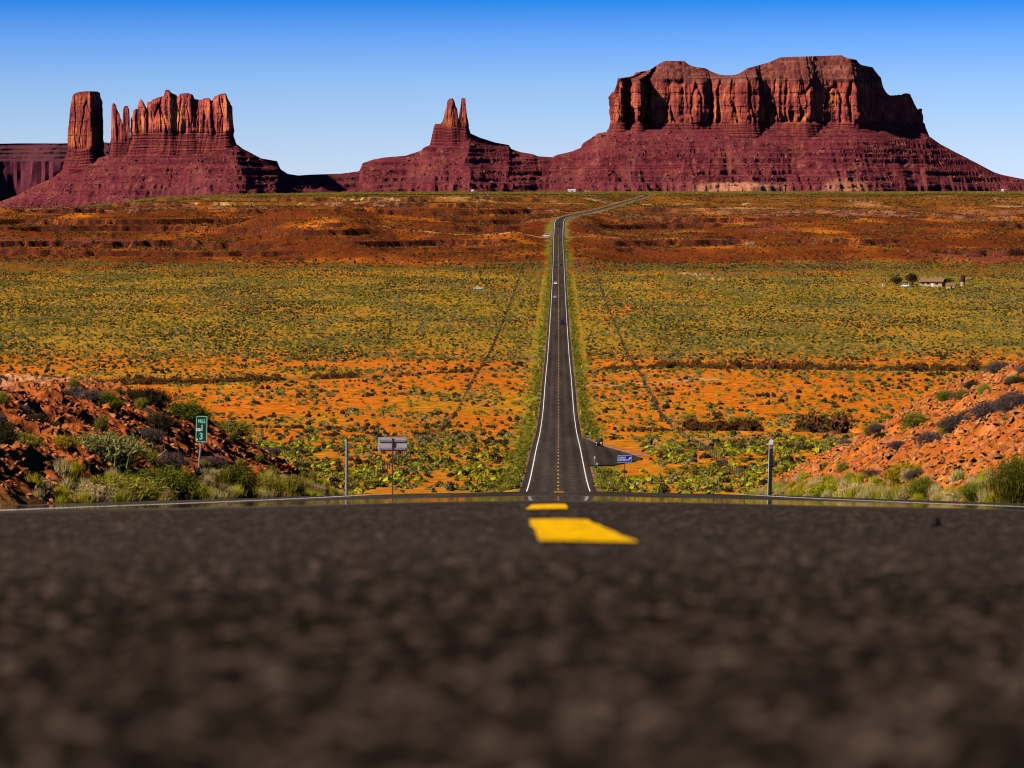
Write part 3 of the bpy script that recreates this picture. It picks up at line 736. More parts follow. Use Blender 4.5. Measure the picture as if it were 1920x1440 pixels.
def talus_z(X, Y, detail=True):
    X, Y = np.broadcast_arrays(np.asarray(X, float), np.asarray(Y, float))
    px = topx(X, Y)
    d = _yf(px) - Y                                      # distance in front of the ridge
    wx = px + (20 * fbm(X / 140.0, Y / 160.0, 3, 301) + 5 * fbm(X / 35.0, Y / 60.0, 3, 305)) * sstep(15, 140, d) if detail else px
    yr = np.interp(wx, _rp, _ry)
    Yf = _yf(px)
    zr = zpx(yr, Yf); zb = zpx(_bz(px), Yf) - 1.0
    H = np.maximum(zr - zb, 0.5)
    gul = 1 + 0.16 * fbm(X / 90.0, Y / 300.0, 3, 311) + 0.045 * ridged(X / 26.0, Y / 160.0, 2, 317)
    wf = (H * 1.75 + 25) * gul
    t = np.clip(d / wf, 0, 1)
    zf = zb + H * (0.86 * (1 - t) + 0.14 * (1 - t) ** 3)
    tb = np.clip((-d - 40) / (H * 2.2 + 60), 0, 1)
    z = np.where(d > 0, zf, zb + H * (1 - tb))
    if detail:
        fr_ = sstep(0, 30, d)
        z = z + fr_ * (1.5 * fbm(X / 20.0, Y / 26.0, 4, 321, 0.62)) * sstep(3, 25, H)
        # ledges of hard rock running level round the slopes
        q = (z + 3.0 * fbm(X / 80.0, Y / 80.0, 2, 331) + 5.5 * np.sin(z / 9.5) + 5.0 * np.sin(z / 23.0 + 1)) / 19.0; f = q - np.floor(q)
        st = np.where(f < 0.92, f * 0.40 / 0.92, 0.40 + (f - 0.92) * 0.60 / 0.08) - f
        lm = sstep(-0.25, 0.1, fbm(X / 160.0, z / 12.0, 3, 341) + 0.08)
        z = z + fr_ * st * 17.0 * 0.95 * lm * sstep(6, 25, H)
        q = (z + 0.8 * noise(X / 40.0, Y / 40.0, 351)) / 5.0; f = q - np.floor(q)
        st = np.where(f < 0.75, f * 0.4 / 0.75, 0.4 + (f - 0.75) * 0.6 / 0.25) - f
        z = z + fr_ * st * 5.0 * 0.5 * sstep(0.0, 0.4, fbm(X / 90.0, z / 9.0, 2, 361)) * sstep(6, 25, H)
    return z - 3.0 * (1 - sstep(0.5, 4, z - zb)) * (d > 0)
tx = np.concatenate([np.linspace(-2300, -1420, 25), np.linspace(-1400, 1420, 900), np.linspace(1440, 2300, 25)])
ty = np.concatenate([np.arange(6230, 6560, 6.5), np.arange(6560, 7010, 3.2), np.arange(7010, 7140, 8), np.arange(7140, 7900, 40)])
Yt, Xt = np.meshgrid(ty, tx, indexing='ij')
Zt = talus_z(Xt, Yt)
pxt = topx(Xt, Yt)
n1 = fbm(Xt / 60.0, Yt / 90.0, 4, 401); n2 = fbm(Xt / 14.0, Yt / 20.0, 3, 411)
band = noise(Zt / 3.3 + 0.4 * fbm(Xt / 90.0, Yt / 90.0, 2, 421), Xt / 900.0, 431)
ct = np.ones(Yt.shape + (3,)) * np.array([0.150, 0.027, 0.034])
ct = mixc(ct, np.array([0.075, 0.012, 0.018]), sstep(-0.05, 0.35, band))
ct = mixc(ct, np.array([0.215, 0.056, 0.043]), 0.6 * sstep(0.0, 0.5, n1))
ct = mixc(ct, np.array([0.28, 0.095, 0.068]), 0.5 * sstep(0.25, 0.6, n2))
ct = mixc(ct, np.array([0.155, 0.035, 0.042]), 0.6 * (1 - sstep(20, 50, Zt - zpx(_bz(pxt), _yf(pxt)))) * sstep(-0.4, 0.2, n1))
fan = np.exp(-((pxt - 1385) / 75.0) ** 2) * (1 - sstep(10, 32, Zt - zpx(_bz(pxt), _yf(pxt)))); ct = mixc(ct, np.array([0.40, 0.155, 0.09]), sstep(0.25, 0.6, fan + 0.25 * n1))
fan2 = np.exp(-((pxt - 1585) / 40.0) ** 2) * (1 - sstep(15, 45, Zt - zpx(_bz(pxt), _yf(pxt)))); ct = mixc(ct, np.array([0.32, 0.12, 0.07]), 0.8 * sstep(0.25, 0.6, fan2 + 0.25 * n1))
talus_mat = earth('talus_scree', 0.16, 0.4, 0.9, 1.6)
hills = tag(link('hills', fast_mesh('hills', np.stack([Xt, Yt, Zt], -1).reshape(-1, 3), grid_faces(*Yt.shape), False, ct.reshape(-1, 3)), talus_mat), kind='structure')

# boulders that have come down from the cliffs
boul_r = np.random.default_rng(12)
def boulders(name, proto, n, smin, smax, label):
    px = boul_r.uniform(-20, 1930, n * 3); d = boul_r.uniform(5, 330, n * 3)
    Y = _yf(px) - d; X = (px - 960) / F * Y / (CP + SP * SP); Z = talus_z(X, Y)
    ok = (Z - zpx(_bz(px), _yf(px)) > 6) & (fbm(X / 70.0, Y / 70.0, 2, 451) > -0.1)
    X, Y, Z = X[ok][:n], Y[ok][:n], Z[ok][:n]; s = smin + (smax - smin) * boul_r.random(len(X)) ** 3
    scatter(name, proto, np.stack([X, Y, Z], -1), boul_r.uniform(-0.5, 6, (len(X), 3)), s[:, None] * boul_r.uniform(0.8, 1.5, (len(X), 3)), label, 'boulders')
mar = plain('maroon_block', (0.19, 0.05, 0.04), (0.12, 0.028, 0.026), 1.5, 0.95, 0.0, rand=0.25); pal = plain('pale_block', (0.32, 0.115, 0.075), (0.22, 0.075, 0.05), 1.5, 0.95, 0.0, rand=0.25)
big = []
for q, (m_, px_, d_) in enumerate(((mar, 1290, 90), (pal, 1420, 120))):
    Y_ = float(_yf(px_)) - d_; X_ = (px_ - 960) / F * Y_; me_ = rocks[4 + q].copy(); me_.materials.clear(); me_.materials.append(m_)
    big.append(link('boulder', me_, None, hills, (X_, Y_, float(talus_z(X_, Y_))), (0.2, 0.1, q), 9.0))
boulders('boulder_field', big[0], 1900, 2.5, 9.0, 'fallen boulders strewn over the maroon slopes below the buttes')
boulders('tan_boulder_field', big[1], 1000, 2.5, 8.0, 'pale fallen blocks strewn over the maroon slopes below the buttes')

# ------------------------------------------------------------------ buttes
CLIFF = np.array([0.31, 0.062, 0.046]); CLIFF_D = np.array([0.145, 0.024, 0.030]); CLIFF_L = np.array([0.55, 0.150, 0.048]); STRATA = np.array([0.105, 0.018, 0.024]); CAPC = np.array([0.115, 0.032, 0.029])
cliff_mat = earth('sandstone_cliff', 0.22, 0.32, 0.8, 1.2, (1, 1, 0.35))
def outline(foot, n):
    """closed outline resampled densely where it faces the camera"""
    p = np.array(foot, float); q = np.vstack([p, p[:1]])
    a = np.sum(p[:, 0] * np.roll(p[:, 1], -1) - np.roll(p[:, 0], -1) * p[:, 1])
    if a < 0: q = q[::-1]
    seg = np.diff(q, axis=0); L = np.hypot(seg[:, 0], seg[:, 1]); s = np.concatenate([[0], np.cumsum(L)])
    fine = np.linspace(0, s[-1], 4000, endpoint=False)
    fx = np.interp(fine, s, q[:, 0]); fy = np.interp(fine, s, q[:, 1])
    k = max(3, int(4000 * 0.012)); ker = np.hanning(2 * k + 1); ker /= ker.sum()
    sm = lambda v: np.convolve(np.concatenate([v[-k:], v, v[:k]]), ker, 'valid')
    fx, fy = sm(fx), sm(fy)
    tx_ = np.roll(fx, -1) - np.roll(fx, 1); ty_ = np.roll(fy, -1) - np.roll(fy, 1); l = np.hypot(tx_, ty_); nx, ny = ty_ / l, -tx_ / l
    wgt = np.where(ny < 0.25, 4.0, 1.0) * l; cw = np.concatenate([[0], np.cumsum(wgt)])[:-1]
    idx = np.interp(np.linspace(0, cw[-1], n, endpoint=False), cw, np.arange(4000)).astype(int)
    return fx[idx], fy[idx], nx[idx], ny[idx], (fine[idx])

def butte(name, label, foot, sil, rim_y=None, n=400, rows=110, caps=14, flute=9.0, wave=38.0, strata_y=None, batter=0.05, seed=0, bright=1.0, yref=7000, cap_in=0.45, parent=None, crack=1.0, bury=14.0):
    X0, Y0, NX, NY, S = outline(foot, n)
    Ls = S.max() * 0 + np.hypot(np.diff(X0), np.diff(Y0)).sum(); kf = np.linspace(0, 1, 2000, endpoint=False); so = np.argsort(S); per_ = 2000
    fx_ = np.interp(kf * S.max(), S[so], X0[so]); fy_ = np.interp(kf * S.max(), S[so], Y0[so]); kw = max(4, int(2000 * 34.0 / S.max())); ker = np.hanning(2 * kw + 1); ker /= ker.sum()
    sm_ = lambda v: np.convolve(np.concatenate([v[-kw:], v, v[:kw]]), ker, 'valid')
    XS = np.interp(S / S.max(), kf, sm_(fx_)); YS = np.interp(S / S.max(), kf, sm_(fy_))
    xm0, xm1 = X0.min(), X0.max(); ym = 0.5 * (Y0.min() + Y0.max()); dep = Y0.max() - Y0.min()
    px = topx(X0, Y0)
    sp = np.array([a for a, b in sil], float); sy = np.array([b for a, b in sil], float)
    silf = lambda p: np.interp(p, sp, sy)
    yr = silf(px)
    zt = zpx(np.maximum(yr, rim_y) if rim_y is not None else yr, Y0)
    if rim_y is not None: zt = zt + 3.0 * fbm(S / 30.0, S * 0, 3, seed + 3)
    zb = talus_z(X0, Y0, False) - bury
    zb = np.minimum(zb, zt - 8)
    U = np.linspace(0, 1, rows)[:, None]
    Z = zb + (zt - zb) * U
    s2 = np.broadcast_to(S, Z.shape)
    hgt = (Z - zb)
    # vertical fluting, blocks that stand proud, deep cracks
    bend = 6 * fbm(s2 / 60.0, Z / 45.0, 3, seed + 5)
    f1 = fbm((s2 + bend) / wave, Z / 260.0, 3, seed + 7)
    f2 = ridged((s2 + bend) / (wave * 0.42), Z / 150.0, 2, seed + 11)
    f3 = fbm(s2 / (wave * 0.2), Z / 22.0, 3, seed + 13)
    cells = np.floor((s2 + bend + 5 * noise(Z / 60.0, s2 / 50.0, seed + 19)) / (wave * 0.62)); cb = (_perm[(cells.astype(np.int64) + seed * 7) & 4095] / 4096.0 - 0.5)
    zc = np.floor((Z + 30 * cb) / (wave * 1.1)); cb2 = (_perm[(cells.astype(np.int64) * 31 + zc.astype(np.int64) * 17 + seed) & 4095] / 4096.0 - 0.5)
    ck = np.clip(noise((s2 + bend) / (wave * 0.7), Z / 190.0, seed + 17), -1, 1); ck = -np.exp(-(ck / 0.07) ** 2) * crack
    cf = np.floor((s2 + bend) / (wave * 0.23)).astype(np.int64); zf_ = np.floor((Z + 40 * (_perm[cf & 4095] / 4096.0)) / (wave * 0.55)).astype(np.int64); cb3 = _perm[(cf * 13 + zf_ * 29 + seed) & 4095] / 4096.0 - 0.5
    fr3 = np.random.default_rng(seed + 900)
    def facets(step, lean, sd):
        kS = np.cumsum(fr3.uniform(0.35, 1.65, int(S.max() / step) + 30) * step) - 12 * step; vS = fr3.uniform(-1, 1, len(kS)); vS[::2] -= 0.5 * fr3.random(len(vS[::2]))
        vT = vS * 0.55 + fr3.uniform(-0.5, 0.5, len(kS)); blk = sstep(0.42, 0.5, U + 0.25 * (_perm[(np.floor(s2 / step).astype(np.int64) + sd) & 4095] / 4096.0 - 0.5))
        p_ = s2 + lean * (Z - zb) + 0.3 * step * noise(Z / (step * 1.5), s2 / (step * 3), sd)
        return np.interp(p_, kS, vS) * (1 - blk) + np.interp(p_, kS, vT) * blk
    fa = facets(wave * 0.62, 0.05, seed + 61); fb = facets(wave * 0.2, -0.03, seed + 67)
    fc = facets(wave * 0.085, 0.02, seed + 71); bed = _perm[(np.floor((Z + 3 * noise(s2 / 60.0, Z / 50.0, seed + 73)) / 8.0).astype(np.int64) + seed) & 4095] / 4096.0 - 0.5
    off = flute * (0.75 * fa + 0.42 * fb + 0.13 * fc + 0.14 * bed + 0.5 * fbm(s2 / (wave * 3.2), Z / 400.0, 2, seed + 6) + 0.16 * cb3 + 0.22 * f1 + 0.1 * f2 + 0.10 * f3 + 0.40 * cb + 0.22 * cb2 + 0.6 * ck)
    # bedded, stepped lower part
    zs = zpx(strata_y, Y0) if strata_y is not None else zb - 1
    low = np.maximum(zs + 4 * fbm(s2 / 40.0, s2 * 0, 2, seed + 23) - Z, 0)
    q = low / 7.0; stp = (np.floor(q) + sstep(0.55, 1.0, q - np.floor(q))) * 7.0
    inl = sstep(0, 6, low)
    off = off * (1 - 0.72 * inl) + stp * 0.30 + inl * 1.1 * noise(Z / 1.9, s2 / 70.0, seed + 29)
    off = off + batter * (zt - Z)
    near_top = sstep(0.0, 0.10, 1 - U) 
    off = off * (0.35 + 0.65 * near_top) - 2.0 * (1 - near_top)
    thin = np.minimum(1.0, dep / 60.0)
    off = off * thin
    wl = 0.8 * sstep(0, 14, low) * (dep > 80)
    Xc = X0 * (1 - wl) + XS * wl + NX * off; Yc = Y0 * (1 - wl) + YS * wl + NY * off
    # cap: inward rings that climb in ledges to the skyline
    AX = np.clip(X0, xm0 + 0.30 * min(dep, xm1 - xm0), xm1 - 0.30 * min(dep, xm1 - xm0)); AY = np.full_like(Y0, ym)
    Vs = [np.stack([Xc, Yc, Z], -1)]
    K = np.linspace(0, 1, caps + 1)[1:]
    for kk in K:
        X = Xc[-1] * (1 - kk) + AX * kk; Y = Yc[-1] * (1 - kk) + AY * kk
        p = topx(X, Y)
        ztop = zpx(silf(p), Y)
        if rim_y is not None:
            w = np.clip(kk / cap_in, 0, 1) ; w = w + 0.06 * fbm(X / 20.0, Y / 20.0, 2, seed + 31) * (kk < cap_in)
            ws = np.floor(w * 5) / 5 + sstep(0.72, 1, (w * 5) % 1.0) / 5 if kk < cap_in else np.ones_like(w)
            z = np.minimum(Z[-1], ztop) * (1 - ws) + ztop * ws
        else:
            z = ztop - 1.5 * kk + 0.8 * noise(X / 5.0, Y / 5.0, seed + 33)
        Vs.append(np.stack([X, Y, z], -1)[None])
    V = np.concatenate(Vs, 0)
    # pigments: bedded shale, sandstone with desert varnish, dark cap
    allS = np.broadcast_to(S, V.shape[:2]); Zv = V[..., 2]
    var = fbm((allS) / 11.0, Zv / 120.0, 3, seed + 41); pat = fbm(allS / 45.0, Zv / 55.0, 3, seed + 43)
    c = np.ones(V.shape) * CLIFF * bright
    c = mixc(c, CLIFF_L * bright, 0.8 * sstep(0.0, 0.45, pat)); c = mixc(c, CLIFF_D, 0.75 * sstep(0.05, 0.5, var)); c = mixc(c, CLIFF_D, 0.6 * sstep(0.1, 0.5, -pat))
    if strata_y is not None:
        isl = sstep(-9, 9, zs + 11 * fbm(allS / 22.0, Zv / 60.0, 4, seed + 23) - Zv)
        bnd = noise(Zv / 2.3, allS / 300.0, seed + 47)
        c = mixc(c, mixc(np.ones(V.shape) * STRATA, np.array([0.20, 0.042, 0.036]), sstep(0.0, 0.5, bnd)), 0.9 * isl)
    if rim_y is not None:
        tp = sstep(-4, 5, Zv - zpx(rim_y + 9, V[..., 1]) + 4 * pat); bnd = noise(Zv / 2.6, allS / 300.0, seed + 53)
        c = mixc(c, mixc(np.ones(V.shape) * CAPC, np.array([0.23, 0.082, 0.055]), sstep(0.0, 0.4, bnd)), 0.9 * tp)
    else:
        tp = 0.6 * sstep(0.93, 1.0, np.concatenate([np.broadcast_to(U, Z.shape), np.ones((caps, n))], 0)); c = mixc(c, CAPC, tp)
    o = link(name, fast_mesh(name, V.reshape(-1, 3), grid_faces(V.shape[0], n, True), False, c.reshape(-1, 3)), cliff_mat, parent)
    tag(o, label, 'butte', 'sandstone buttes on the skyline')
    return o

def FT(*pts): return [((a - 960) / F * Y / (CP + SP * SP), Y) for a, Y in pts]
SIL_B = [(1130, 246), (1143, 200), (1145, 180), (1152, 160), (1158, 143), (1165, 140), (1185, 139.5), (1190, 136), (1215, 132), (1224, 127), (1240, 116.5), (1248, 114), (1283, 114.5), (1286, 119), (1300, 125), (1322, 128), (1330, 133), (1345, 139), (1355, 141), (1376, 141), (1390, 135),
         (1400, 128), (1440, 117), (1461, 107.5), (1500, 106), (1576, 103.5), (1583, 108), (1604, 112), (1609, 121), (1634, 126), (1642, 137), (1650, 146), (1653, 161), (1660, 174), (1668, 180), (1684, 178), (1689, 180), (1693, 176), (1698, 174.5), (1705, 176), (1710, 190), (1718, 204), (1722, 210), (1725, 203.5), (1729, 204), (1733, 222), (1736, 250)]
butte('butte', 'broad flat-topped mesa with two stepped summits at the right, its right end in shadow',
      FT((1146, 7030), (1158, 7000), (1168, 6996), (1174, 7032), (1186, 7030), (1194, 6994), (1203, 7000), (1212, 7050), (1228, 7040), (1250, 7018), (1300, 7026), (1345, 7030), (1366, 6998), (1400, 6984), (1418, 6986), (1436, 7014), (1470, 7004), (1500, 6984), (1524, 6988), (1542, 7022), (1570, 7010), (1603, 6996), (1612, 7040), (1640, 7180), (1690, 7300), (1735, 7400), (1728, 7470), (1600, 7440), (1350, 7400), (1180, 7300), (1148, 7120)),
      SIL_B, rim_y=147, n=760, rows=125, caps=64, flute=15, wave=58, strata_y=228, batter=0.05, seed=3, cap_in=0.42)
butte('butte', 'tall isolated square rock tower at the far left, standing apart from the spires',
      FT((129, 6640), (131, 6602), (150, 6592), (171, 6590), (181, 6640), (193, 6700), (180, 6716), (140, 6690)),
      [(120, 300), (128, 290), (130, 232), (133, 205), (137, 183), (140, 176), (150, 172.5), (165, 171), (184, 171.5), (189, 174), (191, 182), (193, 225), (195, 290)], n=260, rows=110, flute=5.5, wave=26, strata_y=276, batter=0.03, seed=13, bright=1.1)
butte('butte', 'pair of slim joined rock spires between the square tower and the long wall',
      FT((209, 6612), (214, 6600), (231, 6602), (246, 6604), (247, 6625), (228, 6634), (211, 6630)),
      [(205, 285), (209, 262), (211, 198), (214, 192.5), (219, 197), (221, 206), (226, 214), (227, 222), (229.5, 226), (231, 247), (232, 207), (235, 199), (241, 198.5), (244, 206), (245, 230), (246, 262), (249, 290)], n=240, rows=100, flute=3.2, wave=14, strata_y=262, batter=0.02, seed=23, bright=1.4)
butte('butte', 'long jagged rock wall with a notched crest, glowing orange, at the left',
      FT((248, 6612), (254, 6601), (270, 6599), (277, 6604), (296, 6598), (313, 6594), (322, 6597), (326, 6606), (350, 6600), (362, 6601), (368, 6609), (385, 6606), (395, 6600), (400, 6609), (415, 6600), (430, 6604), (437, 6640), (425, 6680), (340, 6690), (260, 6660)),
      [(244, 286), (248, 268), (249, 216), (252, 207), (257, 203.5), (260, 208), (261, 196), (264, 187), (266, 186), (268, 187), (272, 195), (275, 200), (276, 211), (278, 191), (283, 192), (288, 186.5), (300, 182), (310, 180), (311, 168.5), (318, 168), (322, 174), (332, 178), (335, 183), (340, 175.5), (355, 174.5), (363, 178), (366, 186),
       (380, 187.5), (385, 184), (395, 184.5), (398, 191), (404, 181), (415, 176), (425, 175), (428, 185), (433, 193), (434, 232), (437, 268)], n=520, rows=110, flute=7.5, wave=30, strata_y=246, batter=0.03, seed=33, bright=1.6)
butte('butte', 'slender twin-pronged rock chimney on a stepped cone in the middle of the skyline',
      FT((814, 6905), (818, 6893), (835, 6890), (848, 6884), (862, 6890), (874, 6888), (880, 6905), (872, 6926), (840, 6930), (818, 6922)),
      [(811, 268), (814, 240), (814.6, 233.5), (817, 232), (826, 232.5), (830, 228), (832.5, 219), (834.5, 209), (837, 204), (838.3, 199), (838.8, 191), (841.5, 186.5), (845, 184.5), (849.5, 184.5), (852.5, 190), (854.5, 199), (857.5, 204), (859, 216), (860, 231), (861.5, 214), (863, 205), (864.4, 199), (864.8, 186.5), (866.5, 183.5), (872.6, 184.5), (873.6, 198), (875.5, 215), (878, 231), (879.5, 247), (883, 262)],
      n=300, rows=110, flute=3.6, wave=17, strata_y=236, batter=0.02, seed=43, bright=0.85, bury=10)
# distant mesa, half hidden at the left edge
def far_mesa():
    X0, Y0, NX, NY, S = outline([((a - 960) / F * Y, Y) for a, Y in ((-1500, 9300), (-300, 9000), (-40, 8960), (40, 9010), (90, 8970), (150, 9000), (236, 9010), (246, 9400), (-300, 9900), (-1500, 9900))], 420)
    yt = np.interp(topx(X0, Y0), [-1500, 0, 60, 128, 200, 220, 250], [268, 272, 270, 269.5, 267, 267.5, 275])
    rowsz = []; rowso = []
    for yv, of in [(420, 40), (385, 25), (372, 6)]: rowsz.append(zpx(yv, Y0)); rowso.append(of + 8 * fbm(S / 60.0, S * 0 + yv, 3, 61))
    for u in np.linspace(0, 1, 40):
        z = zpx(372 + (303 - 372) * u, Y0); rowsz.append(z); rowso.append(22 * fbm(S / 70.0, z / 300.0, 3, 62) + 9 * ridged(S / 24.0, z / 200.0, 2, 63) + 4 - 4 * u)
    for u in np.linspace(0.03, 1, 22):
        z = zpx(303 + (yt - 303) * u, Y0); uu = u * 4; rowsz.append(z); rowso.append(-55 * (math.floor(uu) / 4 + float(sstep(0.1, 0.8, uu % 1)) / 4) + 7 * fbm(S / 40.0, z / 30.0, 3, 64))
    Z = np.array(rowsz); O = np.array(rowso)
    V = np.stack([X0 + NX * O, Y0 + NY * O, Z], -1)
    top = V[-1:].copy(); cx = np.clip(top[0, :, 0], -3900, -1300); top[0, :, 0] = cx; top[0, :, 1] = 9450; V = np.concatenate([V, top], 0)
    c = np.ones(V.shape) * np.array([0.13, 0.030, 0.044]); c = mixc(c, np.array([0.07, 0.017, 0.032]), sstep(0, 0.4, fbm(np.broadcast_to(S, V.shape[:2]) / 18.0, V[..., 2] / 90.0, 3, 65)))
    c[43:] = mixc(c[43:], np.array([0.085, 0.032, 0.038]), np.full(c[43:].shape[:2], 0.7))
    tag(link('butte', fast_mesh('butte', V.reshape(-1, 3), grid_faces(V.shape[0], len(S), True), False, c.reshape(-1, 3)), cliff_mat), 'distant purple mesa half hidden behind the square tower at the left edge', 'mesa')
far_mesa()

# ------------------------------------------------------------------ plants
def leaf_cloud(seed, n, rx=0.5, h=0.6, leaf=0.1, lump=0.25, core=True, squash=0.0):
    """mound of small leaf faces round a few twiggy lobes; unit size, base at z = 0"""
    r = np.random.default_rng(seed)
    lobes = [(r.normal() * 0.2 * rx, r.normal() * 0.2 * rx, r.uniform(0.25, 0.5) * h, r.uniform(0.45, 0.75) * rx) for _ in range(5)]
    V, Fc = [], []
    if core:
        m = 10
        for k, (zz_, rr_) in enumerate(((0.0, 0.62), (0.3, 0.70), (0.62, 0.5), (0.82, 0.18))):
            for j in range(m):
                a = 2 * PI * j / m; q = rr_ * (1 + 0.25 * r.normal()); V.append((q * rx * math.cos(a), q * rx * math.sin(a), zz_ * h))
        for k in range(3):
            for j in range(m):
                a, b = k * m + j, k * m + (j + 1) % m
                Fc.append((a, b, b + m)); Fc.append((a, b + m, a + m))
    for _ in range(n):
        lx, ly, lz, lr = lobes[r.integers(5)]
        d = r.normal(size=3); d[2] = abs(d[2]) - 0.25; d /= np.linalg.norm(d)
        q = lr * (0.75 + 0.3 * r.random())
        c = np.array([lx + d[0] * q, ly + d[1] * q, max(0.02, lz + d[2] * q * h / rx * 0.85)])
        t = np.cross(d, r.normal(size=3)); t /= np.linalg.norm(t) + 1e-6
        o = d + 0.9 * r.normal(size=3); o[2] += 0.4; o /= np.linalg.norm(o)
        s = leaf * r.uniform(0.6, 1.4); b = len(V)
        V += [tuple(c - t * s * 0.45), tuple(c + t * s * 0.45), tuple(c + o * s * 1.2)]
        Fc.append((b, b + 1, b + 2))
    return fast_mesh('bush', np.array(V), np.array(Fc), False)

def blade_bush(seed, n, rx=0.5, h=0.6, wid=0.012, spread=1.0, curl=0.25, base=0.12, rows=1):
    """shrub or tuft of thin stems that fan out from the root, with leafy side shoots"""
    r = np.random.default_rng(seed); V, Fc = [], []
    for _ in range(n):
        a = r.uniform(0, 2 * PI); k = r.random() ** 0.6 * spread
        b0 = np.array([r.normal() * base, r.normal() * base, 0.0])
        hh = h * (1 - 0.45 * k * k) * r.uniform(0.6, 1.08)
        tip = b0 + np.array([math.cos(a) * rx * k, math.sin(a) * rx * k, hh])
        mid = b0 * 0.6 + tip * 0.4 + np.array([0, 0, curl * hh * 0.35]) + r.normal(size=3) * 0.03
        for (p, q, w) in ((b0, mid, wid), (mid, tip, wid * 0.8)):
            d = q - p; s = np.cross(d, r.normal(size=3)); s /= np.linalg.norm(s) + 1e-6; b = len(V)
            V += [tuple(p - s * w), tuple(p + s * w), tuple(q)]; Fc.append((b, b + 1, b + 2))
        for _s in range(rows):
            u_ = r.uniform(0.35, 1.0); c = mid * (1 - u_) + tip * u_; d = r.normal(size=3); d[2] = abs(d[2]); d /= np.linalg.norm(d)
            s = np.cross(d, r.normal(size=3)); s /= np.linalg.norm(s) + 1e-6; l = 0.11 * r.uniform(0.5, 1.3); b = len(V)
            V += [tuple(c - s * wid), tuple(c + s * wid), tuple(c + d * l)]; Fc.append((b, b + 1, b + 2))
    return fast_mesh('bush', np.array(V), np.array(Fc), False)

PM = {'sage': plain('sage_leaves', (0.34, 0.28, 0.09), (0.17, 0.14, 0.045), 5, 0.9, 0.0, rand=0.3),
      'rabbit': plain('rabbitbrush_leaves', (0.42, 0.35, 0.018), (0.20, 0.20, 0.012), 5, 0.9, 0.0, rand=0.25),
      'olive': plain('olive_leaves', (0.29, 0.235, 0.03), (0.14, 0.12, 0.016), 5, 0.9, 0.0, rand=0.3),
      'green': plain('green_leaves', (0.20, 0.19, 0.018), (0.09, 0.095, 0.010), 5, 0.9, 0.0, rand=0.3),
      'dark': plain('dark_leaves', (0.075, 0.055, 0.022), (0.035, 0.028, 0.012), 5, 0.9, 0.0, rand=0.3),
      'tamarisk': plain('tamarisk_twigs', (0.17, 0.072, 0.02), (0.075, 0.035, 0.012), 5, 0.9, 0.0, rand=0.3),
      'purple': plain('bare_twigs', (0.16, 0.10, 0.085), (0.08, 0.05, 0.045), 5, 0.9, 0.0, rand=0.25),
      'straw': plain('straw_grass', (0.60, 0.44, 0.19), (0.38, 0.27, 0.09), 5, 0.9, 0.0, rand=0.25),
      'ochre': plain('ochre_flowers', (0.50, 0.30, 0.015), (0.26, 0.17, 0.012), 5, 0.9, 0.0, rand=0.2)}
def with_mat(me, k): 
    me = me.copy(); me.materials.append(PM[k]); return me

# --- shrubs of the valley floor
shape = {'sage': leaf_cloud(1, 150, 0.5, 0.5, 0.13), 'rabbit': leaf_cloud(2, 170, 0.5, 0.62, 0.12), 'olive': leaf_cloud(3, 150, 0.5, 0.5, 0.13), 'dark': leaf_cloud(4, 130, 0.5, 0.45, 0.14), 'tamarisk': leaf_cloud(5, 420, 0.5, 0.62, 0.085), 'green': leaf_cloud(6, 170, 0.5, 0.6, 0.12)}
valley = {k: with_mat(v, k) for k, v in shape.items()}
vr = np.random.default_rng(21)
def field(n, y0, y1, dens, lat0=8.0):
    """random standing points between two distances, thinned by a density function"""
    Y = np.sqrt(vr.uniform(y0 * y0, y1 * y1, n)); X = vr.uniform(-0.2, 0.2, n) * Y
    k = (np.abs(lat_of(X, Y)) > lat0) & (vr.random(n) < dens(X, Y))
    k &= ~((lat_of(X, Y) > 0) & (lat_of(X, Y) < 14) & (Y > 412) & (Y < 548))
    return X[k], Y[k]
def clumps(X, Y, sx, sy, seed, a=-0.2, b=0.4): return sstep(a, b, fbm(X / sx, Y / sy, 3, seed))
plants = {k: [] for k in valley}
def add(kind, X, Y, smin, smax, p=1.6):
    s = smin + (smax - smin) * vr.random(len(X)) ** p
    plants[kind].append((X, Y, s))
# near flat beyond the crest
for kind, cnt, d0, smin, smax, sd_ in (('rabbit', 7000, 1.0, 0.6, 1.8, 501), ('sage', 4500, 1.0, 0.5, 1.6, 502), ('dark', 6500, 1.0, 0.5, 1.7, 503), ('olive', 7500, 1.0, 0.5, 1.6, 504), ('green', 2500, 1.0, 0.5, 1.4, 505)):
    X, Y = field(cnt, 322, 540, lambda X, Y: d0 * (0.08 + 0.92 * clumps(X, Y, 15, 26, sd_, -0.1, 0.45)) * (0.35 + 0.65 * clumps(X, Y, 26, 40, 500, -0.45, 0.0)) * (1 - 0.85 * sstep(470, 540, Y)), 5.6); add(kind, X, Y, smin, smax)
# orange flat
for kind, cnt, smin, smax, sd_ in (('sage', 11000, 0.4, 1.6, 511), ('olive', 11500, 0.4, 1.5, 512), ('dark', 9500, 0.4, 1.7, 513), ('rabbit', 3500, 0.4, 1.1, 514)):
    X, Y = field(cnt, 500, 1000, lambda X, Y: 0.10 + 0.90 * clumps(X, Y, 22, 45, sd_, -0.1, 0.45), 9); add(kind, X, Y, smin, smax)
